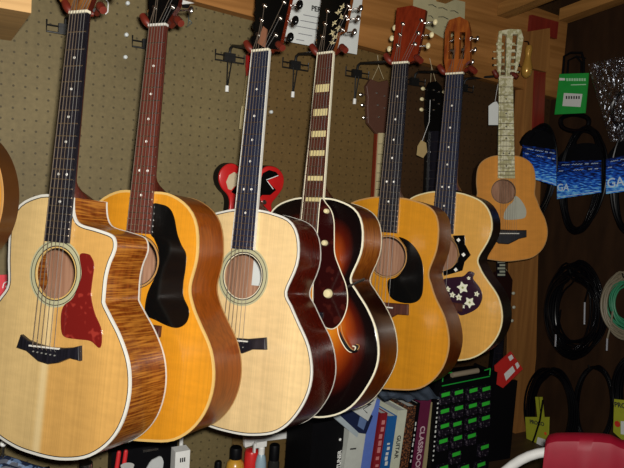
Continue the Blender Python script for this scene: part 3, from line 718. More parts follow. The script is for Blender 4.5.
for x, y, r in ((71, -588, 15), (62, -616, 9), (94, -626, 14), (43, -612, 8), (28, -598, 8), (112, -600, 7), (86, -560, 5), (76, -640, 6)):
    pts = []
    for i in range(10):
        rr = 1.15*r*(1 if i % 2 == 0 else .58)/1000; a = math.pi*2*i/10+x; pts.append((x/1000+rr*math.cos(a), y/1000+rr*math.sin(a)))
    fo = MB().prism(spline(pts, 3), .002, .0026).build('painted_flower', plain('flower_white', (.75, .74, .58), .5), lg)
    MB().lathe([(r*.22/1000, .0026), (r*.22/1000, .003)], (x/1000, y/1000, 0), n=10).build('flower_centre', plain('flower_green', (.25, .30, .06), .5), fo)
# wooden capo-like truss cover on the third headstock
P = to_local(G[3]['fr'], [(259, 44), (266, 48.5), (268, 30), (264.5, 27)], 0, .2)
MB().prism(P, .0016, .006, shear=.2).build('truss_rod_cover', plain('tan_wood_cover', (.26, .11, .06), .5), G[3]['hdo'])

# ================================================================ HANGERS
hang_px = [(65, 30), (148, 45), (228.5, 58), (294, 65.5), (355.5, 74), (413, 82), (462, 88)]
def local_to_world(fr, p): return fr[0]+fr[1][0]*p[0]+fr[1][1]*p[1]+fr[1][2]*p[2]
for k in range(1, 8):
    w0 = at(*hang_px[k-1], 'y', -.004); fr = (w0, WALL_AX); g = G[k]
    who = {1: 'holding the cutaway guitar with the red pickguard', 2: 'holding the amber guitar with the black pickguard', 3: 'holding the blonde guitar with the dark red side', 4: 'holding the sunburst archtop guitar', 5: 'holding the orange guitar with the teardrop pickguard', 6: 'holding the slot head guitar with painted flowers', 7: 'holding the small guitar with the pearly neck'}[k]
    h = thing('guitar_hanger', 'wire wall hanger '+who, 'hanger', fr, 'wire guitar hangers on the pegboard')
    # wall bracket: x right, y up, z out of the wall
    MB().box((-.016, -.012, 0), (.016, .012, .012)).build('bracket_block', M['wire'], h)
    fw = MB(); a = .042
    fw.tube([(-a, .016, .010), (-a, -.011, .010), (a, -.011, .010), (a, .012, .010)], .0022, 6); fw.tube([(-a, .004, .010), (a, .004, .010)], .0022, 6); fw.build('bracket_wire', M['wire'], h)
    if k in (3, 4, 5):
        MB().tube([(-.007, -.008, .012), (-.006, -.078, .013)], .002, 6).tube([(.005, -.008, .012), (-.004, -.078, .013)], .002, 6).build('drop_rod', M['wire'], h)
        MB().tube([(-.005, -.076, .013), (-.005, -.092, .013)], .0052, 10).build('white_tip', M['white'], h, True)
    e = local_to_world(g['fr'], (0.004, .020, -.030)); le = [float(np.dot(e-w0, WALL_AX[i])) for i in range(3)]
    hgt = .030
    MB().tube([(0, .006, .006), (0, hgt*.8, .010), (.002, hgt, .020), (le[0]*.5, (hgt+le[1])/2, le[2]*.5), tuple(le)], .0042, 8).build('arm', M['wire'], h, True)
    wc = lambda p: tuple(float(np.dot(local_to_world(g['fr'], p)-w0, WALL_AX[i])) for i in range(3))
    u = g.get('nw', .043)/2
    pl_ = [(-u-.028, .030, -.004), (-u-.015, .014, -.004), (-u-.007, .012, -.016), (-.004, .016, -.036)]
    pr_ = [(u+.034, .004, .004), (u+.018, .016, -.004), (u+.009, .020, -.016), (.004, .016, -.036)]
    if k == 7:
        pl_ = [(x*.75, y, z) for x, y, z in pl_]; pr_ = [(x*.7, y, z) for x, y, z in pr_]
    for P_ in (pl_, pr_):
        MB().tube([wc(p) for p in spline(P_, 4, closed=False)], [.0075]*2+[.0085]*6+[.006]*5, 10).build('yoke_prong', M['yoke'], h, True)

# ================================================================ MANDOLIN AT THE LEFT EDGE
def small_body(name, label, o, rot, R_, dd, topm, sidem, S_, neckm, headm, cat='mandolin', ry=1.0, wall=False):
    fr = (np.array(o), axes_of(*rot)); t = thing(name, label, cat, fr)
    cy = -S_*.5-R_*ry+.006
    P = []
    for i in range(72):
        a = 2*math.pi*i/72; r = R_
        x = r*math.sin(a); y = -math.cos(a)*R_*ry
        P.append((x, cy+y))
    mb = MB(); inn = offset(P, .002)
    strip(mb, [[(x, y, z) for x, y in P] for z in (-.002, -dd*.5, -dd+.002)]+[[(x, y, z) for x, y in inn] for z in (-dd+.002, -.002)]); mb.build('side', sidem, t, True)
    MB().prism(P, -dd, -dd+.002).build('back', sidem, t)
    filled('top', [P, circle(R_*.22, (0, cy+R_*.30))], .0, .002, topm, t)
    q = MB(); A = offset(P, -.0005); B = offset(P, .003)
    strip(q, [[(x, y, .0006) for x, y in B], [(x, y, .0006) for x, y in A], [(x, y, -.002) for x, y in A], [(x, y, -.002) for x, y in B]]); q.build('front_binding', M['tanbind'], t, True)
    MB().tube([(0, .002, -.006), (0, -S_*.5, -.010)], [.016, .022], 12).build('neck', neckm, t, True)
    fb = MB().box((-.018, cy+R_*.55, .001), (.018, 0, .007)).build('fretboard', M['ebony'], t)
    for k in range(1, 16):
        y = -S_*(1-2**(-k/12)); MB().tube([(-.018, y, .007), (.018, y, .007)], .0008, 5).build('fret', M['steel'], fb)
    hd = MB().prism([(-.02, .0), (.02, 0), (.034, .03), (.036, .14), (0, .155), (-.036, .14), (-.034, .03)], -.012, 0, shear=.2).build('headstock', headm, t)
    for i in range(4):
        for sg in (-1, 1): MB().tube([(sg*.03, .04+.028*i, -.02), (sg*.052, .04+.028*i, -.022)], [.002, .007], 8).build('tuner', M['ivory'], hd)
    for i in range(4): MB().tube([(-.012+.008*i, .0, .010), (-.018+.012*i, cy-R_*.2, .012)], .0007, 5).build('string', M['string'], t)
    MB().box((-.045, cy-R_*.2-.006, .0), (.045, cy-R_*.2+.006, .010)).build('bridge', M['ebony'], t)
    return t
d_ = ray((-47, 196)); tt = (-.37-CAM[1])/d_[1]; bc = CAM+d_*tt
ax0 = axes_of(-.95, -.05, .02)
Rm = .120; S0 = .36; cy0 = -S0*.5-Rm*1.0+.006
small_body('mandolin', 'round amber topped mandolin with dark side, cut off by the left edge', bc-ax0[1]*cy0, (-.95, -.05, .02), Rm, .034, spruce('mandolin_top', (.62, .27, .03)), plain('mandolin_side', (.055, .020, .005), .3, 0, .3), S0, M['mahogany'], M['black_lac'], ry=1.0)
mo = bc-ax0[1]*cy0
w0 = np.array([mo[0]+.05, -.004, mo[2]+.03])
h = thing('guitar_hanger', 'black wire wall hanger holding the round mandolin beyond the left edge', 'hanger', (w0, WALL_AX), 'wire guitar hangers on the pegboard')
MB().box((-.016, -.012, 0), (.016, .012, .012)).build('bracket_block', M['wire'], h)
e = local_to_world((mo, ax0), (0, .02, -.03)); le = tuple(float(np.dot(e-w0, WALL_AX[i])) for i in range(3))
MB().tube([(0, 0, .006), le], .0042, 8).build('arm', M['wire'], h)
for sg in (-1, 1):
    MB().tube([tuple(float(np.dot(local_to_world((mo, ax0), p)-w0, WALL_AX[i])) for i in range(3)) for p in ((0, .02, -.035), (sg*.03, .014, -.02), (sg*.045, .02, .004))], .0065, 8).build('yoke_prong', M['yoke'], h, True)
#PART2
# ================================================================ INSTRUMENTS FLAT AGAINST THE WALL
def pxframe(px, py, axis, v, rot): return (at(px, py, axis, v), axes_of(*rot))
# red electric guitar with white and black shapes
fr = pxframe(250, 200, 'y', -.045, (0, 0, 0)); L_ = lambda pts, z=0.: to_local(fr, pts, z)
t = thing('electric_guitar', 'red electric guitar with white and black painted shapes, mostly hidden behind a blonde guitar', 'guitar', fr)
body = spline(L_([(244, 187), (242.5, 172), (236, 164.5), (228, 164), (221, 170), (219, 179), (222, 188), (228, 195), (230, 202), (229, 212), (226, 226), (223, 244), (224, 266), (233, 282), (250, 287), (268, 283), (279, 268), (281, 246), (277, 228), (273, 213), (272, 204), (277, 197), (283, 188), (284, 177), (279, 169), (271, 166), (264, 168), (260, 176), (258, 187), (251, 190)]), 4)
eb = MB().prism(body, -.006, 0, bevel=.003).build('body', M['redpaint'], t, True); MB().prism(offset(body, -.001 if sum(body[i][0]*body[(i+1) % len(body)][1]-body[(i+1) % len(body)][0]*body[i][1] for i in range(len(body))) > 0 else .001), -.040, -.0062).build('black_edge', M['black_matte'], eb)
for nm, mt_, P in (('white_patch', plain('cream_paint', (.55, .45, .30), .35), [(226, 182), (229, 175), (234, 172), (237, 174), (238, 171), (242, 171), (243, 182), (240, 186), (235, 186), (231, 190), (228, 189)]),
                   ('black_patch', M['black_lac'], [(259, 184), (263, 173), (269, 170), (276, 172), (279, 176), (271, 178), (267, 181), (272, 186), (276, 190), (270, 195), (262, 195), (258, 199), (256, 192)]),
                   ('black_patch', M['black_lac'], [(231, 192), (236, 186), (241, 187), (242, 194), (236, 195)]),
                   ('white_patch', plain('cream_paint', (.55, .45, .30), .35), [(236, 199), (241, 197), (241, 212), (234, 214)])):
    MB().prism(L_(P, 0), -.0005, .0012).build(nm, mt_, eb)
for P in ([(266, 180), (278, 175.5)], [(267, 181), (273, 189)]):
    a = L_(P); MB().tube([(a[0][0], a[0][1], .001), (a[1][0], a[1][1], .001)], .0014, 5).build('white_line', M['white'], eb)
nk = MB().prism(L_([(240, 195), (241.5, 110), (246, 76), (254, 76), (252, 110), (252, 195)]), .001, .014).build('neck', plain('maple_neck', (.55, .44, .22), .4), t)
for i in range(14):
    y = 80+i*7.6; a = L_([(246.5-(y-76)*.045, y), (254-(y-76)*.02, y+.8)]); MB().tube([(a[0][0], a[0][1], .0142), (a[1][0], a[1][1], .0142)], .0007, 5).build('fret', M['steel'], nk)
MB().prism(L_([(246, 76), (245.5, 66), (246, 55), (249, 51), (256, 51), (258, 60), (256, 72), (254, 76)]), .0, .013).build('headstock', M['redpaint'], t)
a = L_([(263, 202), (269, 201)]); MB().lathe([(.007, 0), (.007, .010), (.004, .013)], (a[0][0], a[0][1], 0), n=14).build('strap_button', M['steel'], t)

def wall_guitar(label, name, v, head, neck, tun, headm, neckm, fbm, buttonm, hook, body_at, mark=None, facem=None):
    fr = pxframe(head[0][0], head[0][1], 'y', v, (0, 0, 0)); L_ = lambda pts, z=0.: to_local(fr, pts, z)
    t = thing(name, label, 'guitar', fr)
    hd = MB().prism(L_(head), -.012, 0, bevel=.002).build('headstock', headm, t)
    nk = MB().prism(L_(neck), -.015, -.001).build('neck', neckm, t)
    N_ = L_(neck); a, b, c, d = N_[0], N_[1], N_[2], N_[3]    # top-left, top-right, bottom-right, bottom-left
    ins = .18; mixp = lambda p, q, u: (p[0]+(q[0]-p[0])*u, p[1]+(q[1]-p[1])*u)
    fb = MB().prism([mixp(a, b, ins*.6), mixp(b, a, ins), mixp(c, d, ins), mixp(d, c, ins*.6)], -.001, .005).build('fretboard', fbm, t)
    for i in range(1, 15):
        u = (1-2**(-i/12))/.56
        if u < 1:
            p, q = mixp(mixp(a, b, ins*.6), mixp(d, c, ins*.6), u), mixp(mixp(b, a, ins), mixp(c, d, ins), u)
            MB().tube([(p[0], p[1], .005), (q[0], q[1], .005)], .0008, 5).build('fret', M['ink'] if mark else M['steel'], fb)
    for (p, q) in tun:
        P = L_([p, q]); MB().tube([(P[0][0], P[0][1], -.006), (P[1][0], P[1][1], -.006)], .0018, 6).sphere((P[0][0], P[0][1], .003), .004, n=8).build('tuner', M['steel'], hd)
        MB().sphere((P[1][0], P[1][1], -.005), .007, (1.15, .9, .7), 10).build('tuner_button', buttonm, hd, True)
    P = L_(hook)
    MB().tube([(p[0], p[1], -.002) for p in P], .0009, 5).build('hanging_wire', plain('pale_wire', (.42, .34, .2), .5), t)
    # thin body below
    bx, by, R_ = body_at; c0 = L_([(bx, by)])[0]
    BP = [(c0[0]+R_*(1+.10*math.cos(a))*math.sin(a)*(.92+.08*math.cos(2*a)), c0[1]-R_*1.25*math.cos(a)) for a in [2*math.pi*i/48 for i in range(48)]]
    MB().prism(BP, -.045, -.006, bevel=.003).build('body', headm, t)
    return t, fr, hd
vA = -.055
wall_guitar('brown guitar headstock with nickel tuners and cream neck, behind the orange guitar', 'wall_guitar', vA,
    [(377, 134), (368, 123), (367.5, 108), (368, 97), (366.5, 86), (371, 79), (379, 82), (388, 80), (390, 88), (389, 100), (388, 120), (386, 134)],
    [(377, 133), (386.5, 133), (381, 240), (371, 240)], [((376, 93), (362.5, 94.5)), ((377, 105), (364, 105)), ((378, 117), (365.5, 117.5)), ((384, 96), (391, 97)), ((384, 108), (391, 109))],
    plain('dull_brown', (.085, .035, .022), .45), M['mahogany_red'], plain('cream_board', (.50, .42, .24), .5), M['steel'], [(371.5, 82), (379, 66), (378, 55), (379, 66), (384, 79)], (374, 300, .13), mark=1)
wall_guitar('narrow black headstock with cream tuner buttons, behind the slot head guitar neck', 'wall_guitar', vA,
    [(428, 132), (426.5, 120), (427, 100), (428, 88), (431, 82), (437, 81), (442, 86), (443.5, 100), (442.5, 120), (441, 132)],
    [(428.5, 131), (441, 131), (437.5, 236), (424, 236)], [((433, 90), (424, 88.5)), ((433, 100), (423, 99)), ((433, 110), (422.5, 109.5)), ((438, 92), (445, 92)), ((438, 104), (445, 104))],
    M['black_lac'], M['black_lac'], M['ebony'], M['ivory'], [(431, 82), (432, 66), (430, 58), (432, 66), (436, 81)], (430, 300, .12))
fr = pxframe(422, 141, 'y', -.10, (0, 0, .2)); t = thing('price_tag', 'small tan cardboard tag on a white string beside the black headstock', 'tag', fr)
MB().prism(to_local(fr, [(421, 140), (426, 143), (427, 152), (423, 158), (416.5, 155), (417.5, 146)]), 0, .0008).build('card', plain('tan_card', (.42, .30, .13), .8), t)
MB().tube([(p[0], p[1], .001) for p in to_local(fr, [(422, 141), (429, 122), (430, 100)])], .0007, 5).build('string', M['white'], t)
wall_guitar('dark headstock with pale tuner buttons, low on the wall below the small guitar', 'wall_guitar', -.05,
    [(494, 335), (489, 325), (490, 300), (492, 280), (497, 272), (508, 271), (513, 280), (511.5, 300), (509, 325), (505, 335)],
    [(495, 334), (505, 334), (500, 400), (488, 400)], [((505, 293), (514.5, 293.5)), ((504, 307), (515, 307.5)), ((503, 320), (513, 321)), ((496, 294), (486, 294)), ((495, 308), (486, 308))],
    plain('dark_red_brown', (.018, .006, .005), .3), M['black_lac'], M['ebony'], plain('pale_buttons', (.50, .50, .40), .4), [(498, 273), (502, 262), (508, 272)], (488, 450, .12))
fr = pxframe(501, 261, 'y', -.062, (0, 0, 0)); t = thing('striped_tag', 'narrow dark tag with pale bars hanging below the small guitar', 'tag', fr)
MB().prism(to_local(fr, [(497, 260), (506, 260), (505.5, 277), (497.5, 277)]), -.003, 0).build('strip', M['ebony'], t)
for i in range(5):
    y = 261+i*3.2; MB().prism(to_local(fr, [(497.6+(i % 2)*2, y), (505, y), (505, y+1.9), (497.6+(i % 2)*2, y+1.9)]), 0, .0006).build('pale_bar', plain('pale_bar', (.42, .44, .34), .6), t)
# white price tag on the small guitar
fr = (at(493, 104, 'y', -.13), axes_of(-.3, 0, .02)); t = thing('price_tag', 'white paper price tag hanging left of the pearly neck', 'tag', fr)
MB().prism(to_local(fr, [(488.5, 106), (493, 102.5), (496.5, 101.5), (498.5, 105), (498, 125), (488.5, 125)]), 0, .0008).build('card', M['paper'], t)
MB().tube([(p[0], p[1], .0006) for p in to_local(fr, [(494.5, 105), (496, 95), (498, 84)])], .0006, 5).build('string', M['white'], t)
# gold gourd on the post
fr = (at(527.5, 62, 'y', -.10), axes_of(-.3)); t = thing('gourd_shaker', 'glossy gold gourd-shaped shaker on the post beside the pearly headstock', 'shaker', fr)
k_ = .0031
MB().lathe([(.2*k_, 19*k_), (3.2*k_, 17.5*k_), (4.2*k_, 13*k_), (3.4*k_, 8*k_), (3.2*k_, 5*k_), (4.4*k_, 0), (5.9*k_, -6*k_), (6.0*k_, -10*k_), (4.8*k_, -14.5*k_), (2*k_, -17*k_), (.2*k_, -17.5*k_)], (0, 0, 0), 'y', 24).build('body', M['gold'], t, True)
MB().tube([(0, 18*k_, 0), (-.003, 22*k_, -.004), (-.004, 24*k_, -.030)], .0022, 8).build('stem', M['black_matte'], t)

# ================================================================ PAPERS, SHELF AND SMALL THINGS ON THE PEGBOARD
fr = pxframe(318, 20, 'y', -.048, (0, 0, -.02)); t = thing('poster', 'white printed sheet pinned to the beam behind the archtop headstock', 'poster', fr)
sh = MB().prism(to_local(fr, [(283, -30), (364, -18), (356.5, 54.5), (284, 41)]), 0, .0015).build('sheet', M['paper'], t)
a = to_local(fr, [(311, 8.3)])[0]
c1, c2 = to_local(fr, [(311, 8.3), (330, 12.5)]); rt = math.atan2(c2[1]-c1[1], c2[0]-c1[0])
text_mesh('PERA', 'poster_word', .020, M['ink'], sh, c1[0], c1[1], .002, rt, align='LEFT', bold=.0006)
for y, x0, x1 in ((14.5, 303, 318), (20, 300, 322), (25.5, 295, 320), (33, 298, 312), (35, 322, 326), (39, 296, 304)):
    P = to_local(fr, [(x0, y), (x1, y+(x1-x0)*.19), (x1, y+(x1-x0)*.19+.8), (x0, y+.8)]); MB().prism(P, .0016, .0019).build('text_line', plain('faint_ink', (.22, .22, .24), .8), sh)
fr = pxframe(438, 18, 'y', -.048, (0, 0, 0)); t = thing('paper_note', 'yellowish handwritten note on the beam between two headstocks', 'note', fr)
sh = MB().prism(to_local(fr, [(414, -10), (465, 2), (464, 30), (446, 40), (412, 20)]), 0, .0012).build('sheet', plain('old_paper', (.42, .38, .22), .85), t)
for x, y, wd in ((428, 5, 8), (438, 8, 9), (450, 11, 8), (428, 16, 5), (438, 17, 10), (450, 20, 6), (444, 27, 10)):
    P = to_local(fr, [(x, y), (x+wd*.5, y+.5), (x+wd, y+2.3)]); MB().tube([(p[0], p[1]+.002*((i % 2)), .0014) for i, p in enumerate(P)], .0012, 5).build('pen_stroke', M['ink'], sh)
# shelf board at upper left
wp = at(11, 41, 'y', 0.)
best = None
for i in range(5, 80):
    q = np.array([wp[0], -i*.01, wp[2]]); d = q-CAM; z = np.dot(d, F3); px = 312+F*np.dot(d, R3)/z
    if best is None or abs(px-31.5) < best[0]: best = (abs(px-31.5), i*.01, 234-F*np.dot(d, U3)/z)
dep = best[1]
sb = thing('wall_shelf', 'pale wooden shelf board jutting from the pegboard at the upper left corner', 'shelf', (np.array([wp[0], 0, wp[2]]), WALL_AX))
MB().box((-.62, 0, .002), (0, .030, dep)).build('board', M['shelfwood'], sb)
for x in (-.1, -.5): MB().prism([(0, 0), (.12, 0), (0, -.14)], -.002, .002).build('bracket', M['steel'], sb).location = (x, 0, 0) if False else (x, 0, .004)
for o in sb.children:
    if o.name.startswith('bracket'): o.rotation_euler = (0, -math.pi/2, 0)
# pegs
for x, y in ((127.3, 3.5), (126, 35), (125, 57.3), (270.5, 112)):
    fr = pxframe(x, y, 'y', -.001, (0, 0, 0))
    nb = {3.5: 'topmost of three between the two left guitar necks', 35: 'middle of three between the two left guitar necks', 57.3: 'lowest of three between the two left guitar necks', 112: 'alone, right of the blonde guitar neck'}[y]
    t = MB().lathe([(.0052, 0), (.0055, .004), (.0045, .008), (.0015, .010)], (0, 0, 0), n=14).build('pegboard_peg', plain('pale_plastic', (.62, .66, .66), .4), None, True)
    place(t, fr); tag(t, 'white round peg, '+nb, 'peg', 'white pegs in the pegboard')
fr = pxframe(242, 118, 'y', -.052, (0, 0, 0)); t = thing('cream_card', 'small cream card peeking out left of the blonde guitar neck', 'card', fr)
MB().prism(to_local(fr, [(241.5, 106), (248, 106), (247, 130), (239, 129), (240, 117)]), 0, .0015).build('card', plain('dull_cream', (.40, .33, .17), .7), t)
fr = pxframe(190, 1, 'y', -.02, (0, 0, 0)); t = thing('card_holder', 'white card strip in the pegboard at the top, right of the second headstock', 'card', fr)
MB().prism(to_local(fr, [(179, -8), (197, -5), (196.5, 3), (182, 4.5)]), 0, .002).build('card', M['paper'], t)
MB().prism(to_local(fr, [(182, 4.5), (190, 4.5), (189, 8), (183, 7.5)]), -.004, .001).build('clip', M['black_matte'], t)
fr = pxframe(188, 20, 'y', -.006, (0, 0, 0)); t = thing('metal_hook', 'small grey metal hook in the pegboard right of the second headstock', 'hook', fr)
MB().tube([(p[0], p[1], .003) for p in to_local(fr, [(188, 14), (188.5, 21), (187, 27), (191.5, 23), (189, 20)])], .0018, 6).build('wire', plain('grey_metal', (.16, .19, .18), .4, .6), t)
fr = pxframe(107, 8, 'y', -.006, (0, 0, 0)); t = thing('white_hook', 'white wire hook in the pegboard right of the cutaway guitar headstock', 'hook', fr)
MB().tube([(p[0], p[1], .003) for p in to_local(fr, [(106, 0), (108, 3), (107.5, 12), (105, 14.5)])], .0016, 6).build('wire', M['white'], t)
fr = pxframe(4, 285, 'y', -.01, (0, 0, 0)); t = thing('red_tag', 'red tag with a white curl, behind the leftmost guitar edge', 'tag', fr)
rc = MB().prism(to_local(fr, [(-12, 275), (9.5, 274.5), (8, 284), (1, 300), (-12, 303)]), 0, .002).build('card', plain('bright_red_card', (.62, .02, .035), .6), t)
MB().tube([(p[0], p[1], .0025) for p in spline(to_local(fr, [(2.5, 288), (4, 283), (7.5, 281.5), (8.5, 284), (6, 286), (8, 289)]), 4, closed=False)], .0013, 5).build('white_curl', M['white'], rc)

# ================================================================ RIGHT WALL: CABLES AND PACKAGES
def wfr(px, py, off=.0, roll=0.): return (at(px, py, 'x', XR-off), axes_of(-math.pi/2, 0, roll))
M['plugm'] = plain('bright_plug', (.70, .72, .80), .25, .6)
def coil(name, label, px, py, rx, ry, loops, r, mat, off=.03, seed=1, group=None, ang=0., jit=.10, hangpx=None, plugs=None):
    fr = wfr(px, py, off); rnd = random.Random(seed); t = thing(name, label, 'cable', fr, group)
    c = to_local(fr, [(px, py), (px+rx, py), (px, py-ry)]); A = abs(c[1][0]-c[0][0]); B = abs(c[2][1]-c[0][1])
    P = []; n = 28
    for k in range(loops):
        ja, jb, jx, jy, jz = [rnd.uniform(-1, 1) for _ in range(5)]
        for i in range(n):
            a = 2*math.pi*(i/n)
            x = A*(1+jit*ja)*math.sin(a)+jx*A*.10; y = B*(1+jit*jb)*math.cos(a)+jy*B*.06+.0
            P.append((x*math.cos(ang)-y*math.sin(ang), y*math.cos(ang)+x*math.sin(ang), -.010+.022*(k/loops)+.004*jz*math.sin(a)))
    P = spline(P[::2], 3, closed=False)
    MB().tube(P, r, 7).build('coiled_cable', mat, t, True)
    hk = to_local(fr, [(px+(hangpx or 0), py-ry+2)])[0]
    for qx, qy, ql in (plugs or ()):
        a = to_local(fr, [(qx, qy), (qx-.5, qy+ql)]); MB().tube([(a[0][0], a[0][1], .020), (a[1][0], a[1][1], .020)], .0030, 8).build('plug', M['plugm'], t, True)
        MB().tube([(a[0][0], a[0][1], .020), (a[0][0]+.004, a[0][1]+.05, .014), (a[0][0]-.002, a[0][1]+.09, .004)], .0030, 6).build('plug_lead', mat, t, True)
    MB().tube([(hk[0], B-.010, -off+.001), (hk[0], B-.006, .02), (hk[0], B+.006, .026)], .0025, 6).build('hook', M['wire'], t)
    return t, fr, A, B
coil('cable_coil', 'large coil of glossy black cable hanging low beside the corner post', 574, 311, 25, 40, 26, .0032, M['cable'], .045, 3, jit=.24, plugs=((588.5, 302, 22), (559.5, 334, 12)))
coil('cable_coil', 'grey beige coiled cable with green inner loops, at the right edge', 627, 306, 26, 31, 9, .0040, plain('beige_cable', (.20, .17, .115), .5), .06, 4, jit=.16, plugs=((611, 338, 12),))
t, fr, A, B = coil('cable_coil', 'green coiled cable inside the beige coil at the right edge', 629, 303, 19, 25, 10, .003, plain('green_cable', (.03, .22, .11), .45), .050, 5, jit=.2)
coil('cable_coil', 'black cable loop hanging below the two big coils', 593, 405, 18, 39, 8, .003, M['cable'], .04, 6)
coil('cable_coil', 'black cable coil at the lower right edge above the yellow label', 632, 385, 16, 26, 9, .003, M['cable'], .04, 8)
blue = None
def blue_card(name='blue_card'):
    mt, nt, b = newmat(name); setp(b, .45, 0, .0); N = nt.nodes.new; Lk = nt.links.new
    tc = N('ShaderNodeTexCoord'); mp = N('ShaderNodeMapping'); mp.inputs['Scale'].default_value = (45, 210, 1); n = N('ShaderNodeTexNoise'); n.inputs['Scale'].default_value = 1.; n.inputs['Detail'].default_value = 2.5
    sp = N('ShaderNodeSeparateXYZ'); Lk(tc.outputs['Object'], sp.inputs[0]); mr = N('ShaderNodeMapRange'); mr.inputs[1].default_value = .050; mr.inputs[2].default_value = -.050; mr.inputs[3].default_value = -.16; mr.inputs[4].default_value = .14; Lk(sp.outputs['Y'], mr.inputs[0])
    ad = N('ShaderNodeMath'); Lk(n.outputs['Fac'], ad.inputs[0]); Lk(mr.outputs[0], ad.inputs[1])
    rp = N('ShaderNodeValToRGB'); e = rp.color_ramp.elements; e[0].position = .36; e[0].color = (.002, .006, .05, 1); e[1].position = .72; e[1].color = (.22, .62, 1.0, 1)
    m_ = e.new(.52); m_.color = (.008, .08, .55, 1); m2 = e.new(.60); m2.color = (.03, .22, .85, 1)
    Lk(tc.outputs['Object'], mp.inputs[0]); Lk(mp.outputs[0], n.inputs['Vector']); Lk(ad.outputs[0], rp.inputs[0]); Lk(rp.outputs[0], b.inputs['Base Color']); return mt
M['blue_card'] = blue_card()
M['blue_text'] = plain('pale_blue_ink', (.62, .78, .95), .5)
def cable_pack(label, quad, cc, off, seed, letters=None, post=False):
    """coil of black cable with a printed blue card wrapped over its middle"""
    cx = sum(p[0] for p in quad)/4; cy = sum(p[1] for p in quad)/4
    fr = wfr(cx, cy, off) if not post else (at(cx, cy, 'y', -off), axes_of(-.25)); t = thing('cable_package', label, 'cable package', fr, 'black cables with blue printed cards'); rnd = random.Random(seed)
    px, py, rx, ry = cc
    c = to_local(fr, [(px, py), (px+rx, py), (px, py-ry)]); A = c[1][0]-c[0][0]; B = c[2][1]-c[0][1]
    P = []
    for k in range(16):
        j = [rnd.uniform(-1, 1) for _ in range(5)]
        for i in range(14):
            a = 2*math.pi*i/14; P.append((c[0][0]+A*(1+.16*j[0])*math.sin(a)*(1+.1*math.cos(a))+j[2]*A*.08, c[0][1]+B*(1+.07*j[1])*math.cos(a), -.026+.018*k/16+.004*j[3]*math.sin(a)))
    MB().tube(spline(P, 3, closed=False), .0036, 7).build('coiled_cable', M['cable'], t, True)
    q = to_local(fr, quad); cd = MB().prism(q, -.004, 0)
    cdo = cd.build('printed_card', M['blue_card'], t)
    # dark blister behind the card
    top = [(q[0][0]*.96, q[0][1]), (q[1][0]*.96, q[1][1]), (q[1][0]*.55, q[1][1]+.055), (q[0][0]*.55, q[0][1]+.055)]
    MB().prism(spline(top, 4), -.020, -.006).build('black_header', M['black_matte'], t)
    rt = math.atan2(q[1][1]-q[0][1], q[1][0]-q[0][0]); W = math.hypot(q[1][0]-q[0][0], q[1][1]-q[0][1]); H = math.hypot(q[0][0]-q[3][0], q[0][1]-q[3][1])
    def on(u, v_): 
        a = (q[0][0]+(q[1][0]-q[0][0])*u, q[0][1]+(q[1][1]-q[0][1])*u); b = (q[3][0]+(q[2][0]-q[3][0])*u, q[3][1]+(q[2][1]-q[3][1])*u)
        return (a[0]+(b[0]-a[0])*v_, a[1]+(b[1]-a[1])*v_)
    for v_, segs in ((.10, ((.12, .30), (.36, .60), (.66, .74), (.8, .95))), (.26, ((.05, .15), (.4, .62), (.74, .82), (.88, .95)))):
        for a, b in segs:
            p0, p1 = on(a, v_), on(b, v_); n_ = 7
            MB().tube([(p0[0]+(p1[0]-p0[0])*i/n_, p0[1]+(p1[1]-p0[1])*i/n_+(.0016 if i % 2 else -.0012), .0006) for i in range(n_+1)], .0009, 5).build('script_line', M['blue_text'], cdo)
    if letters:
        s_, u, sz = letters; p = on(u, .72); text_mesh(s_, 'card_letters', sz, M['blue_text'], cdo, p[0], p[1], .0008, rt, bold=.0004)
    p0, p1 = on(.02, .96), on(.98, .96); MB().tube([(p0[0], p0[1], .0004), (p1[0], p1[1], .0004)], .0012, 5).build('card_line', M['blue_text'], cdo)
cable_pack('black coiled cable with blue printed card, nearest the corner post, partly behind the small guitar', [(523, 145), (556, 150), (556.5, 186), (524, 176)], (541, 172, 17, 46), .12, 11, None, True)
cable_pack('black coiled cable with blue printed card, middle of the three', [(557, 161.5), (600.5, 160), (600.5, 192.5), (557, 199)], (578, 180, 20, 52), .065, 12, ('GA', .15, .036))
cable_pack('black coiled cable with blue printed card, cut off by the right edge', [(606, 159), (648, 151), (648, 188), (606, 194)], (630, 175, 20, 56), .065, 13, ('GA', .24, .044))
# green card package
fr = wfr(573, 95, .05, 0.); t = thing('green_package', 'green hanging package with white label, above the middle blue card', 'package', fr)
gq = to_local(fr, [(559.5, 74), (588.5, 73), (585, 113), (554.5, 114.5)])
gc = MB().prism(gq, -.004, 0).build('card', plain('green_card', (.015, .34, .05), .5), t)
MB().prism(to_local(fr, [(564, 93), (582.5, 94), (580.5, 107), (562.5, 106)]), 0, .0008).build('white_label', M['paper'], gc)
for (a, b, y0, y1) in ((559.5, 565, 79, 80.5),): MB().prism(to_local(fr, [(a, y0-1), (b, y0-.8), (b, y1), (a, y1)]), 0, .001).build('white_mark', M['white'], gc)
for i in range(8):
    x = 566.5+i*2.5; MB().prism(to_local(fr, [(x, 78.3), (x+1.7, 78.3), (x+1.7, 81), (x, 81)]), 0, .001).build('letter_block', plain('pale_green_ink', (.45, .75, .5), .6), gc)
MB().prism(to_local(fr, [(571, 84.5), (586, 84), (586, 85), (571, 85.4)]), 0, .001).build('thin_line', plain('pale_green_ink', (.45, .75, .5), .6), gc)
for i in range(6):
    x = 566+i*2.5; MB().prism(to_local(fr, [(x, 96), (x+1.4, 96), (x+1.4, 99), (x, 99)]), .0008, .0011).build('bar_mark', M['ink'], gc)
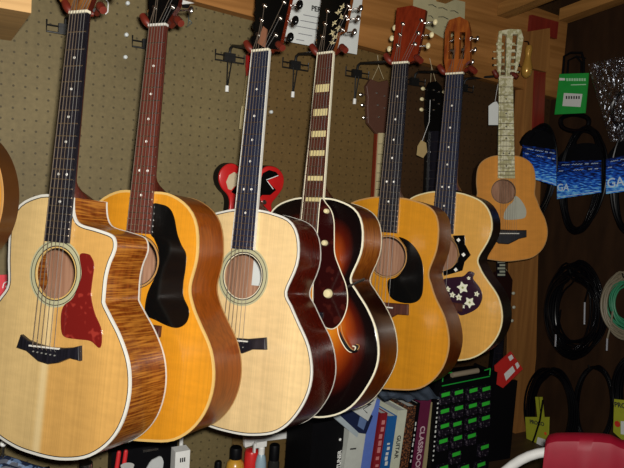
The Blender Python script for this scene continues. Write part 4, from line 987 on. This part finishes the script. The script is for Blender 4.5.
MB().tube([(p[0], p[1], -.004) for p in to_local(fr, [(562, 74), (563.5, 56), (570, 52.5), (581, 52.5), (583, 60), (583, 74)])], .0042, 8).tube([(p[0], p[1], -.008) for p in to_local(fr, [(566, 74), (567, 60), (575, 56), (580, 62), (580, 74)])], .0035, 8).build('black_strap', M['black_matte'], t, True)
MB().tube([(p[0], p[1], -.010) for p in spline(to_local(fr, [(560, 118), (572, 114), (586, 118), (585, 127), (573, 131), (561, 127)]), 5)], .008, 8, True).tube([(p[0], p[1], -.012) for p in to_local(fr, [(572, 130), (573, 146)])], .006, 8).build('coiled_lead', M['cable'], t, True)
MB().tube([(0, gq[0][1]+.055, -.048), (0, gq[0][1]+.055, .01)], .003, 6).build('hook', M['wire'], t)
# clear plastic bag
mt, nt, b = newmat('clear_plastic'); nt.nodes.remove(b); b = nt.nodes.new('ShaderNodeBsdfGlossy'); b.inputs['Color'].default_value = (.80, .86, 1, 1); b.inputs['Roughness'].default_value = .22
tr = nt.nodes.new('ShaderNodeBsdfTransparent'); mx = nt.nodes.new('ShaderNodeMixShader'); mx.inputs[0].default_value = .13
nt.links.new(tr.outputs[0], mx.inputs[1]); nt.links.new(b.outputs[0], mx.inputs[2]); nt.links.new(mx.outputs[0], [q for q in nt.nodes if q.type == 'OUTPUT_MATERIAL'][0].inputs[0])
n = nt.nodes.new('ShaderNodeTexNoise'); n.inputs['Scale'].default_value = 1; n.inputs['Detail'].default_value = 2; bp = nt.nodes.new('ShaderNodeBump'); bp.inputs['Distance'].default_value = .02; bp.inputs['Strength'].default_value = .8
tc = nt.nodes.new('ShaderNodeTexCoord'); mp = nt.nodes.new('ShaderNodeMapping'); mp.inputs['Scale'].default_value = (75, 18, 40); mp.inputs['Rotation'].default_value = (0, 0, .3); nt.links.new(tc.outputs['Object'], mp.inputs[0]); nt.links.new(mp.outputs[0], n.inputs['Vector']); nt.links.new(n.outputs['Fac'], bp.inputs['Height']); nt.links.new(bp.outputs[0], b.inputs['Normal'])
M['clear'] = mt
fr = wfr(610, 95, .07); t = thing('plastic_bag', 'crinkled clear plastic bag of dark cable in the upper right corner', 'bag', fr)
o_ = to_local(fr, [(588, 64), (597, 60), (606, 58), (616, 57), (640, 60), (645, 100), (636, 140), (610, 142), (606, 128), (600, 108), (593, 84)])
rnd = random.Random(5); V = []; Fc = []; NX, NY = 26, 30
from mathutils import noise
def inside_row(v_):
    L0 = spline([o_[i] for i in (0, 10, 9, 8, 7)], 8, closed=False); R0 = spline([o_[i] for i in (3, 4, 5, 6)], 8, closed=False)
    f = lambda A_: A_[min(int(v_*(len(A_)-1)), len(A_)-1)]; return f(L0), f(R0)
for s_ in (1, -1):
    b0 = len(V)
    for j in range(NY+1):
        a, b_ = inside_row(j/NY)
        for i in range(NX+1):
            u = i/NX; x = a[0]+(b_[0]-a[0])*u; y = a[1]+(b_[1]-a[1])*u
            edge = math.sin(math.pi*u)**.5*min(1, 3*math.sin(math.pi*min(j/NY, .96)))
            nz = noise.noise(Vector((x*38+y*14, y*16, s_*3)))*.016+noise.noise(Vector((x*90, y*50, s_*7)))*.007
            V.append((x, y, s_*(.014*edge)+nz*edge))
    for j in range(NY):
        for i in range(NX): Fc.append(tuple(b0+q for q in (j*(NX+1)+i, j*(NX+1)+i+1, (j+1)*(NX+1)+i+1, (j+1)*(NX+1)+i)))
MB().add(V, Fc).build('bag_film', M['clear'], t, False)
cc = to_local(fr, [(622, 108)])[0]; P = []
for k in range(6):
    for i in range(12):
        a = 2*math.pi*i/12; P.append((cc[0]+.035*math.sin(a)*(1+.1*math.sin(k*2)), cc[1]+.055*math.cos(a)*(1+.1*math.cos(k)), -.006+.002*k))
MB().tube(spline(P, 3, closed=False), .0032, 6).build('coiled_cable', M['cable'], t, True)
# yellow packages
def yellow(label, quad, coilc, off, lets, seed):
    cx = sum(p[0] for p in quad)/len(quad); cy = sum(p[1] for p in quad)/len(quad); fr = wfr(cx, cy, off); t = thing('yellow_package', label, 'package', fr, 'yellow cable cards low on the right wall')
    q = to_local(fr, quad); cd = MB().prism(q, -.004, 0, bevel=.001).build('yellow_card', plain('yellow_green_card', (.34, .36, .025), .5), t)
    rnd = random.Random(seed); px, py, rx, ry = coilc; c = to_local(fr, [(px, py), (px+rx, py), (px, py-ry)]); A = c[1][0]-c[0][0]; B = c[2][1]-c[0][1]; P = []
    for k in range(18):
        j = [rnd.uniform(-1, 1) for _ in range(4)]
        for i in range(14):
            a = 2*math.pi*i/14; P.append((c[0][0]+A*(1+.2*j[0])*math.sin(a)+j[2]*A*.1, c[0][1]+B*(1+.1*j[1])*math.cos(a), -.030+.02*k/18))
    MB().tube(spline(P, 3, closed=False), .0034, 7).build('coiled_cable', M['cable'], t, True)
    return t, fr, cd
t, fr, cd = yellow('yellow green card on a black cable coil, left of the red cloth', [(525, 417), (549, 417), (548, 447), (536, 452), (527, 449)], (547, 412, 24, 42), .07, 'PROCO', 21)
p, p2 = to_local(fr, [(537, 423), (547, 425)]); text_mesh('PROCO', 'card_letters', .019, M['ink'], cd, p[0], p[1], .001, math.atan2(p2[1]-p[1], p2[0]-p[0]), bold=.0006)
MB().prism(to_local(fr, [(538, 437), (547, 440), (545, 450), (536, 446)]), 0, .0012).build('white_label', M['paper'], cd)
MB().lathe([(.0055, 0), (.0055, .0012)], (*to_local(fr, [(545.5, 433.5)])[0], 0), n=12).build('orange_dot', plain('orange_ink', (.75, .10, .02), .5), cd)
for a, b in (((535, 397), (537, 417)), ((539, 397), (541, 417))):
    P = to_local(fr, [a, (a[0]+2.5, a[1]), (b[0]+2.5, b[1]), b]); MB().prism(P, -.006, -.001).build('yellow_strip', plain('yellow_green_card', (.34, .36, .025), .5), cd)
P = to_local(fr, [(544, 400), (541, 420), (536, 436), (531, 449)]); MB().tube([(a[0], a[1], .006) for a in P], .0035, 7).build('cable_end', M['cable'], t)
t, fr, cd = yellow('yellow green card at the right edge behind the red cloth', [(614, 399), (650, 403), (650, 448), (624, 442), (613, 432)], (634, 392, 22, 38), .07, 'PROCO', 22)
p, p2 = to_local(fr, [(614.5, 404.5), (624, 406)]); text_mesh('PROCO', 'card_letters', .022, M['ink'], cd, p[0], p[1], .001, math.atan2(p2[1]-p[1], p2[0]-p[0]), align='LEFT', bold=.0006)
MB().lathe([(.010, 0), (.010, .0012)], (*to_local(fr, [(617.5, 424)])[0], 0), n=14).build('red_dot', plain('red_ink', (.55, .03, .015), .5), cd)
MB().prism(to_local(fr, [(621, 421), (632, 422), (632, 436), (621, 434)]), 0, .0012).build('white_label', M['paper'], cd)

# ================================================================ COUNTER: BOTTLES, BOOKS, STRING RACK
def cfr(px, y, yaw=0., roll=0.):
    """frame standing on the counter below the pixel column, at wall distance -y"""
    p = at(px, 452, 'y', y); p = np.array([p[0], y, CT]); return (p, axes_of(yaw, 0, roll))
def hgt(px, py, y): return at(px, py, 'y', y)[2]-CT
bt = -.07
fr = cfr(236, bt); H = hgt(236, 447, bt); t = thing('polish_bottle', 'yellow polish bottle with black cap under the blonde guitar', 'bottle', fr)
yb = MB().lathe([(.024, 0), (.026, .004), (.026, H-.060), (.023, H-.045), (.014, H-.036), (.014, H-.030)], (0, 0, 0), 'y', 24).build('bottle', plain('yellow_liquid', (.58, .30, .03), .3, 0, .3), t, True)
MB().lathe([(.0175, H-.032), (.0175, H-.004), (.015, H)], (0, 0, 0), 'y', 24).build('cap', M['black_matte'], t, True)
text_mesh('GOO', 'bottle_letters', .022, M['ink'], yb, 0, H-.072, .0268, 0, bold=.001)
fr = cfr(252, bt); H = hgt(252, 449.5, bt); t = thing('red_canister', 'red plastic canister between the polish bottle and spray bottle', 'canister', fr)
MB().lathe([(.020, 0), (.021, .004), (.021, H-.008), (.018, H-.002), (.008, H)], (0, 0, 0), 'y', 24).build('body', plain('red_plastic', (.62, .02, .02), .35), t, True)
MB().lathe([(.0215, .02), (.0215, H-.10)], (0, 0, 0), 'y', 24).build('label_band', M['paper'], t, True)
fr = cfr(261.5, bt-.035); H = hgt(261.5, 441, bt-.035); t = thing('spray_bottle', 'pale blue spray bottle with white nozzle beside the red canister', 'bottle', fr)
MB().lathe([(.015, 0), (.016, .004), (.016, H-.065), (.012, H-.045), (.007, H-.035)], (0, 0, 0), 'y', 20).build('bottle', plain('pale_blue_plastic', (.30, .42, .50), .3), t, True)
MB().lathe([(.009, H-.038), (.009, H-.020), (.006, H-.016)], (0, 0, 0), 'y', 16).box((-.020, H-.016, -.006), (.012, H, .006)).box((-.026, H-.030, -.004), (-.021, H-.004, .004)).build('nozzle', M['white'], t)
fr = cfr(274.5, bt); H = hgt(274.5, 444.5, bt); t = thing('dark_bottle', 'slim dark bottle with black cap, rightmost of the bottle row', 'bottle', fr)
MB().lathe([(.016, 0), (.017, .004), (.017, H-.055), (.013, H-.045)], (0, 0, 0), 'y', 20).build('bottle', plain('smoky_glass', (.02, .02, .018), .15, 0, .5), t, True)
MB().lathe([(.015, H-.046), (.015, H-.003), (.013, H)], (0, 0, 0), 'y', 20).build('cap', M['black_matte'], t, True)
fr = cfr(219, bt); H = hgt(219, 461, bt); t = thing('small_black_bottle', 'small black bottle left of the yellow polish bottle', 'bottle', fr)
MB().lathe([(.013, 0), (.014, .004), (.014, H-.05), (.010, H-.04), (.010, H-.004), (.008, H)], (0, 0, 0), 'y', 18).build('bottle', M['black_matte'], t, True)
# white rail on the wall under the third guitar
fr = pxframe(265, 437, 'y', -.012, (0, 0, 0)); t = thing('white_rail', 'white plastic label rail on the pegboard under the blonde guitar', 'rail', fr)
MB().prism(to_local(fr, [(243, 443), (246, 437), (307.5, 429), (307.5, 434.5), (262, 440)]), 0, .010).prism(to_local(fr, [(242.5, 436), (245, 436.5), (245, 443), (258, 439.5), (260, 441), (243.5, 446)]), 0, .012).prism(to_local(fr, [(305, 426), (308, 426), (308, 434), (305.5, 434)]), 0, .010).build('rail', M['white'], t)
fr = pxframe(300, 466, 'y', -.012, (0, 0, 0)); t = thing('white_strip', 'thin white strip low on the wall right of the dark bottle', 'strip', fr)
MB().prism(to_local(fr, [(285, 466.5), (307, 462.5), (307, 464.5), (285, 469)]), 0, .006).build('strip', M['white'], t)
# things under the two left guitars
fr = cfr(181, -.10); H = hgt(181, 449, -.10); t = thing('white_box', 'small white box with a printed square, under the amber guitar', 'box', fr)
wb = MB().box((-.020, 0, -.020), (.020, H, .014)).build('carton', M['white'], t)
for i in range(3): MB().box((-.007+.0055*i, H-.030, .014), (-.0035+.0055*i, H-.018, .0146)).build('printed_bar', M['ink'], wb)
MB().box((-.016, 0, -.016), (-.002, .0, -.0155)).build('base', M['white'], t) if False else None
MB().lathe([(.0055, H-.04), (.0055, H+.028), (.004, H+.034)], (.016, 0, -.045), 'y', 12).box((.010, 0, -.052), (.022, H-.04, -.038)).build('white_tube', M['white'], t)
fr = cfr(133, -.12, 0, -.33); H = hgt(160, 453, -.12); t = thing('white_leaflet', 'white rounded leaflet leaning left of the small white box', 'leaflet', fr)
MB().prism(spline([(-.022, 0), (.022, 0), (.024, H*.8), (.012, H), (-.004, H*.99), (-.02, H*.82)], 4), -.002, .002).build('sheet', plain('grey_paper', (.5, .52, .52), .7), t)
t2 = (cfr(128, -.17), hgt(128, 465.5, -.17)); t = thing('paper_cup', 'low white cup between the red sticks and the leaflet', 'cup', t2[0])
MB().lathe([(.012, 0), (.015, t2[1]-.004), (.016, t2[1])], (0, 0, 0), 'y', 22).build('cup', M['white'], t, True)
for i, (x, y, nm) in enumerate(((110.5, 452, 'left one'), (117.5, 451, 'right one'))):
    fr = cfr(x, -.10, 0, -.10); H = hgt(x, y, -.10)*1.0; t = MB().lathe([(.0045, 0), (.0055, .004), (.0055, H-.004), (.004, H)], (0, 0, 0), 'y', 12).build('red_stick', plain('red_stick', (.60, .025, .03), .35), None, True)
    place(t, fr); tag(t, 'slim red stick standing under the cutaway guitar, '+nm+' of the pair', 'stick', 'red sticks on the counter')
fr = cfr(86, -.10); H = hgt(84, 463, -.10); t = thing('clear_jar', 'pale clear jar under the middle of the cutaway guitar', 'jar', fr)
MB().lathe([(.018, 0), (.020, .004), (.020, H-.02), (.016, H-.012)], (0, 0, 0), 'y', 20).build('jar', plain('pale_glass', (.22, .30, .33), .2), t, True); MB().lathe([(.017, H-.014), (.017, H)], (0, 0, 0), 'y', 20).build('lid', M['steel'], t, True)
fr = cfr(150, -.055); H = hgt(150, 446, -.055); t = thing('black_case', 'flat black case standing behind the small things under the amber guitar', 'case', fr)
MB().box((-.10, 0, -.035), (.075, H, .0)).build('shell', M['black_matte'], t); MB().box((-.02, H-.012, 0), (.02, H-.006, .006)).build('latch', M['steel'], t)
fr = cfr(20, -.16); H = hgt(20, 455, -.16); t = thing('bundled_straps', 'dark blue patterned bundle at the lower left corner', 'bundle', fr)
hb = H-.075
MB().box((-.12, 0, -.08), (.075, hb, .05)).build('black_tray', M['black_matte'], t)
V = MB()
for i in range(5): V.tube([(-.11+.005*i, hb+.012+i*.014, .03-.008*i), (-.03, hb+.016+i*.015, .035-.004*i), (.02, hb+.012+i*.010, .03), (.065, hb+.010+i*.004, .02)], .011, 8)
V.build('straps', speckled('navy_pattern', (.006, .012, .035), (.10, .16, .28), 90, .55, .5), t, True)
fr = cfr(3, -.18); H = hgt(3, 442, -.18); t = thing('chrome_knob_stand', 'thin rod with a bright round end at the lower left edge', 'stand', fr)
MB().tube([(0, 0, 0), (0, H-.01, 0)], .003, 8).build('rod', M['steel'], t); MB().sphere((0, H-.004, 0), .007, n=12).build('end_ball', M['white'], t, True)

# books: each spine faces the room, leaning a little to the right
def book(label, x0, x1, ytop, th_px, mat, pages=None, lean=-.055, yb=-.22, dpt=.17, words=None, wmat=None, wsize=.016, name='book', group='books and folders on the counter', wrot=-math.pi/2, wpos=.5):
    a = at(x0, ytop, 'y', yb); b = at(x1, ytop+(x1-x0)*.05, 'y', yb); H = (a[2]+b[2])/2-CT; W = abs(b[0]-a[0])*math.cos(lean)*.97
    xm = (a[0]+b[0])/2 - math.sin(-lean)*H
    fr = (np.array([xm, yb, CT+.5*W*abs(math.sin(lean))]), axes_of(0, 0, lean)); t = thing(name, label, 'book', fr, group)
    H = H/math.cos(lean)-.004
    q = MB().box((-W/2, 0, -.0022), (W/2, H, 0)).box((-W/2, 0, -dpt), (-W/2+.0015, H, -.0022)).box((W/2-.0015, 0, -dpt), (W/2, H, -.0022)).build('cover', mat, t)
    MB().box((-W/2+.0016, .003, -dpt+.004), (W/2-.0016, H-.003, -.0024)).build('pages', pages or M['paper'], t)
    if words:
        text_mesh(words, 'spine_letters', wsize, wmat or M['white'], q, 0, H*wpos, .0003, wrot, bold=.0004)
    return t, q, W, H
def bars(q, W, H, mat, seed, n=10, y0=.1, y1=.95, wd=.45):
    rnd = random.Random(seed); mb = MB()
    for i in range(n):
        y = H*(y0+(y1-y0)*i/n); l = H*(y1-y0)/n*rnd.uniform(.35, .8); x = W*rnd.uniform(-.08, .08); mb.box((x-W*wd/2, y, 0), (x+W*wd/2, y+l, .0004))
    mb.build('spine_marks', mat, q)
M['blue_cover'] = plain('periwinkle_cover', (.10, .17, .52), .4); M['navy'] = plain('navy_cover', (.008, .014, .05), .4)
t, q, W, H = book('pale book with white page edge showing, leaning left of the light blue spine', 353, 370.5, 405, 14, plain('off_white_cover', (.50, .52, .48), .5), lean=-.09)
MB().box((-W*.3, H*.55, 0), (W*.05, H*.565, .0005)).box((W*.0, H*.30, 0), (W*.35, H*.315, .0005)).build('cover_marks', M['ink'], q)
book('tall book with light blue spine, tallest of the row', 370.5, 380.5, 399, 9, M['blue_cover'], lean=-.085)
t, q, W, H = book('thin book with mottled dark red spine beside the light blue one', 381, 388, 412, 7, plain('crimson_cover', (.22, .012, .02), .4), lean=-.085); bars(q, W, H, plain('pinkish_mark', (.55, .2, .2), .5), 3)
t, q, W, H = book('book with bright blue spine and dark lettering marks', 388.5, 397.5, 415, 8, plain('azure_cover', (.012, .10, .32), .4), lean=-.08); bars(q, W, H, M['paper'], 5, 9, .1, .7, .3)
t, q, W, H = book('white spined book with dark letters, right of the bright blue one', 398, 407.5, 409, 9, plain('ivory_cover', (.56, .58, .46), .5), lean=-.075, words='GUITAR', wmat=M['ink'], wsize=.020, wpos=.55)
t, q, W, H = book('brown speckled spine book between white and maroon spines', 408.5, 416.5, 405, 8, speckled('brown_speckle', (.03, .012, .008), (.22, .08, .03), 160, .5, .5), lean=-.07)
t, q, W, H = book('thin black book squeezed left of the maroon folder', 417, 420.5, 402, 4, M['black_matte'], lean=-.065); bars(q, W, H, M['paper'], 9, 8, .3, .8, .3)
t, q, W, H = book('maroon folder with pale letters down the spine', 421, 431.5, 399, 11, plain('maroon_cover', (.115, .012, .045), .45), lean=-.06, words='CLASSROOM', wmat=plain('pink_letters', (.62, .45, .5), .5), wsize=.026, name='folder', wpos=.42)
t, q, W, H = book('narrow cream folder between maroon folder and string rack', 432, 435, 401, 4, plain('cream_cover', (.36, .30, .16), .5), lean=-.055, name='folder')
# black box files, left
fr = cfr(331, -.20); H = hgt(331, 421, -.20); t = thing('black_box', 'large black box left of the books with small white lettering', 'box', fr)
bb = MB().box((-.068, 0, -.14), (.040, H, 0)).build('carton', M['black_matte'], t)
p = to_local(fr, [(352, 458)])[0]; text_mesh('TUNER', 'box_letters', .017, M['white'], bb, .030, H-.12, .0006, math.pi/2, bold=.0004)
MB().lathe([(.004, 0), (.004, .001)], (.028, H-.060, 0), n=10).build('white_dot', M['white'], bb)
fr = (at(350, 420, 'y', -.222), axes_of(0)); t = thing('navy_booklet', 'navy booklet with pale page edge, leaning over the black box corner', 'book', fr)
cv = MB().prism(to_local(fr, [(332, 408), (352, 400), (373, 416), (366, 434), (359, 433)]), -.018, 0).build('cover', M['navy'], t); MB().prism(to_local(fr, [(326, 411), (332, 408.5), (359, 432), (357.5, 438)]), -.018, -.001).build('pages', plain('grey_pages', (.36, .42, .46), .6), t)
MB().prism(to_local(fr, [(360, 416), (367, 420), (363.5, 430), (357.5, 426)]), 0, .0006).build('pale_mark', plain('pale_blue_mark', (.10, .16, .32), .5), cv)
fr = (at(364, 408, 'y', -.246), axes_of(0)); t = thing('grey_magazine', 'pale grey magazine with dark scribbles, sloping down to the books', 'magazine', fr)
gm = MB().prism(to_local(fr, [(353, 411), (377, 397.5), (374, 408), (368, 421)]), -.012, 0).build('cover', plain('grey_cover', (.50, .52, .50), .6), t)
MB().tube([(a, b, .0008) for a, b in to_local(fr, [(374, 400), (367, 405), (371, 404), (363, 409), (367, 413)])], .0014, 5).build('scribble', M['ink'], gm)

# grey plastic sheet lying over the books
fr = (at(415, 397, 'y', -.24), axes_of(0)); t = thing('plastic_sleeve', 'crumpled grey plastic sleeve lying over the tops of the books', 'bag', fr)
o0 = to_local(fr, [(384, 391), (440, 379)]); o1 = to_local(fr, [(387, 399), (442, 396)])
V = []; Fc = []; NX, NY = 30, 12
for s_ in (0, 1):
    for j in range(NY+1):
        for i in range(NX+1):
            u, v_ = i/NX, j/NY; x = o0[0][0]+(o0[1][0]-o0[0][0])*u; ytop = o0[0][1]+(o0[1][1]-o0[0][1])*u; ybot = o1[0][1]+(o1[1][1]-o1[0][1])*u
            y = ybot+(ytop-ybot)*v_; z = -.20*v_+.01
            V.append((x, y+.012*noise.noise(Vector((x*30, z*30, 1)))-.002*s_, z+.008*noise.noise(Vector((x*40, v_*5, 4)))))
    b0 = s_*(NX+1)*(NY+1)
    for j in range(NY):
        for i in range(NX): Fc.append(tuple(b0+q_ for q_ in (j*(NX+1)+i, j*(NX+1)+i+1, (j+1)*(NX+1)+i+1, (j+1)*(NX+1)+i)))
MB().add(V, Fc).build('sleeve', plain('grey_film', (.065, .085, .12), .3, 0, .3), t, False)

# rack of string packs
yr = -.24
p_l = at(437, 400, 'y', yr); p_r = at(494, 388, 'y', yr); 
fr = (np.array([(p_l[0]+p_r[0])/2, yr, CT]), axes_of(-.04)); HR = at(466, 372, 'y', yr)[2]-CT; Wr = abs(p_r[0]-p_l[0])
t = thing('string_rack', 'black display rack full of string packs with green labels', 'rack', fr)
MB().box((-Wr/2, 0, -.10), (Wr/2, HR-.02, -.012)).box((-Wr/2, 0, -.10), (-Wr/2+.012, HR-.012, .004)).box((Wr/2-.004, 0, -.10), (Wr/2, HR-.012, .004)).box((-Wr/2, 0, -.012), (Wr/2, .012, .012)).build('case', M['black_matte'], t)
rg = t
mb = MB(); rnd = random.Random(4)
for i in range(14):
    y = .08+i*(HR-.14)/14; mb.box((-Wr/2+.003, y, .004), (-Wr/2+.008, y+rnd.uniform(.004, .009), .0046))
mb.build('side_marks', M['paper'], t)
MB().tube([(-Wr*.20, HR-.013, -.02), (Wr*.24, HR-.008, -.02)], .0085, 12).build('roll', plain('tan_tube', (.25, .20, .14), .6), t, True)
fm = MB()
for a, b in (((-.40, -.012), (-.40, .012)), ((-.40, .012), (-.26, .014)), ((.30, .008), (.40, .012)), ((.40, .012), (.40, -.010)), ((-.40, -.026), (.40, -.014))):
    fm.tube([(a[0]*Wr, HR-.012+a[1], -.005), (b[0]*Wr, HR-.012+b[1], -.005)], .0018, 6)
fm.build('green_frame', plain('green_frame', (.01, .35, .04), .5), t)
gl = [((445.8, 394.5), (459, 392.3), (473.6, 390.3), (486.5, 388.8)), ((445, 411), (459, 408), (473, 405.5), (486, 403.6)), ((445, 425.8), (457.5, 423.8), (472.5, 420.5), (486, 417.8)), ((443.5, 441), (458, 438), (472, 435.7), None), (None, (456.5, 454), None, (485, 447)), ((444, 468), (465, 467.5), None, (481.5, 464.5)), ((444, 483), (459, 480), (473, 478), (484, 477))]
rowname = ['top', 'second', 'third', 'fourth', 'fifth', 'sixth', 'lowest']; colname = ['left', 'centre left', 'centre right', 'right']
ax_r = axes_of(-.04, 0, .0)
proto = None
for r_, row in enumerate(gl):
    for c_, p in enumerate(row):
        if p is None: continue
        z_ = at(p[0], p[1], 'y', yr-.006+.0)
        if proto is None:
            pk = link('string_pack', None); ca = MB().box((-.0205, -.032, -.014), (.0205, .008, -.001)).build('pack', speckled('dark_print', (.008, .006, .012), (.12, .10, .13), 140, .6, .35), pk)
            MB().prism(spline([(-.0155, -.0070), (.0155, -.0045), (.0155, .0070), (-.0155, .0050)], 1), -.001, .0006).build('green_label', plain('green_label', (.03, .50, .035), .5), ca)
            proto = pk; cur = pk
        else:
            cur = proto.copy(); COL.objects.link(cur)
            for ch in proto.children:
                d = ch.copy(); COL.objects.link(d); d.parent = cur
                for g2 in ch.children:
                    e2 = g2.copy(); COL.objects.link(e2); e2.parent = d
        place(cur, (z_, axes_of(-.04, 0, .035)))
        tag(cur, 'string pack with bright green label, %s row, %s column of the rack' % (rowname[r_], colname[c_]), 'string pack', 'string packs in the rack')
# red card right of the rack
fr = (at(509, 368, 'y', -.20), axes_of(-.1, 0, .0)); t = thing('red_card', 'tilted red card with white stickers right of the string rack', 'card', fr)
rc = MB().prism(to_local(fr, [(495, 366), (511, 351.5), (523, 369), (503, 388), (496, 384)]), -.004, 0).build('card', plain('red_card', (.48, .018, .015), .5), t)
MB().prism(to_local(fr, [(504, 374), (512.5, 366), (515, 371), (506, 380.5)]), 0, .001).build('white_sticker', M['paper'], rc)
MB().prism(to_local(fr, [(508, 357), (511.5, 354.5), (513.5, 358), (510, 361)]), 0, .001).prism(to_local(fr, [(515, 364), (517.5, 362), (519.5, 366), (517, 369)]), 0, .001).build('white_square', M['paper'], rc)
MB().box((-.05, CT-fr[0][2], -.02), (.05, -.05, -.006)).build('stand', M['black_matte'], t)

# ================================================================ CHAIR WITH RED CLOTH
d = ray((578, 452)); cpos = CAM+d*1.52
ch_ax = axes_of(-.92)           # back of the chair faces the camera
base = np.array([cpos[0], cpos[1], 0.]); top = cpos[2]
t = thing('white_chair', 'white chair with rounded back rail at the lower right corner', 'chair', (base, ch_ax))
Rw = .215
arc = [(Rw*math.sin(a)*1.0, top-.02-(.10*(1-math.cos(a))), -.16+Rw*.5*math.cos(a)*0) for a in [math.pi*(-.5+i/20) for i in range(21)]]
arc = [(x, top-.015-.17*(abs(x)/Rw)**2.6, 0) for x in [Rw*(-1+i/12) for i in range(25)]]
MB().tube([(a[0], a[1], -.02) for a in arc], .012, 10).build('back_rail', M['white'], t, True)
for s_ in (-1, 1):
    MB().tube([(s_*Rw, top-.185, -.02), (s_*Rw, .45, -.03), (s_*Rw, .0, .03)], .015, 8).build('leg', M['white'], t, True)
    MB().tube([(s_*.19, .44, -.42), (s_*.20, .0, -.44)], .015, 8).build('leg', M['white'], t, True)
MB().prism([(-.21, .02), (.21, .02), (.19, .44), (-.19, .44)], 0, .02).build('seat', M['white'], t).matrix_basis = Matrix(((1, 0, 0, 0), (0, 0, 1, .44), (0, -1, 0, 0), (0, 0, 0, 1)))
# cloth over the rail
fr = (base, ch_ax); L_ = lambda pts: to_local(fr, pts, .02)
P = L_([(544.5, 470), (545, 446), (548, 441), (556, 439), (575, 438.8), (600, 439.5), (612, 441), (622, 446), (640, 450)])
ct = thing('red_cloth', 'shiny red cloth draped over the white chair back at the lower right', 'cloth', fr)
V = []; Fc = []; xs = [P[1][0]+(P[-1][0]-P[1][0])*i/40 for i in range(41)]
def topy(x):
    Q = P[1:]
    for a, b in zip(Q, Q[1:]):
        if a[0] <= x <= b[0]: return a[1]+(b[1]-a[1])*(x-a[0])/(b[0]-a[0]+1e-9)
    return Q[-1][1]
prof = [(.022, -.42), (.026, -.25), (.024, -.10), (.022, -.03), (.016, -.008), (.004, 0), (-.015, .002), (-.032, -.003), (-.042, -.02), (-.046, -.10), (-.048, -.30)]
for th_ in (0, -.004):
    for z, dy in prof:
        for i, x in enumerate(xs):
            f_ = .006*math.sin(x*46+z*20)*min(1, abs(dy)*6)+.003*math.sin(x*110)*min(1, abs(dy)*4)
            V.append((x, topy(x)+dy+th_*(1 if abs(dy) < .02 else 0), z+(f_ if z > -.02 else -f_)+(th_ if z > -.02 else -th_)))
nx = 41; npf = len(prof)
for s_ in (0, 1):
    for j in range(npf-1):
        for i in range(nx-1): b0 = s_*nx*npf; Fc.append(tuple(b0+q_ for q_ in (j*nx+i, j*nx+i+1, (j+1)*nx+i+1, (j+1)*nx+i)))
MB().add(V, Fc).build('cloth', plain('red_satin', (.30, .002, .020), .55), ct, True)
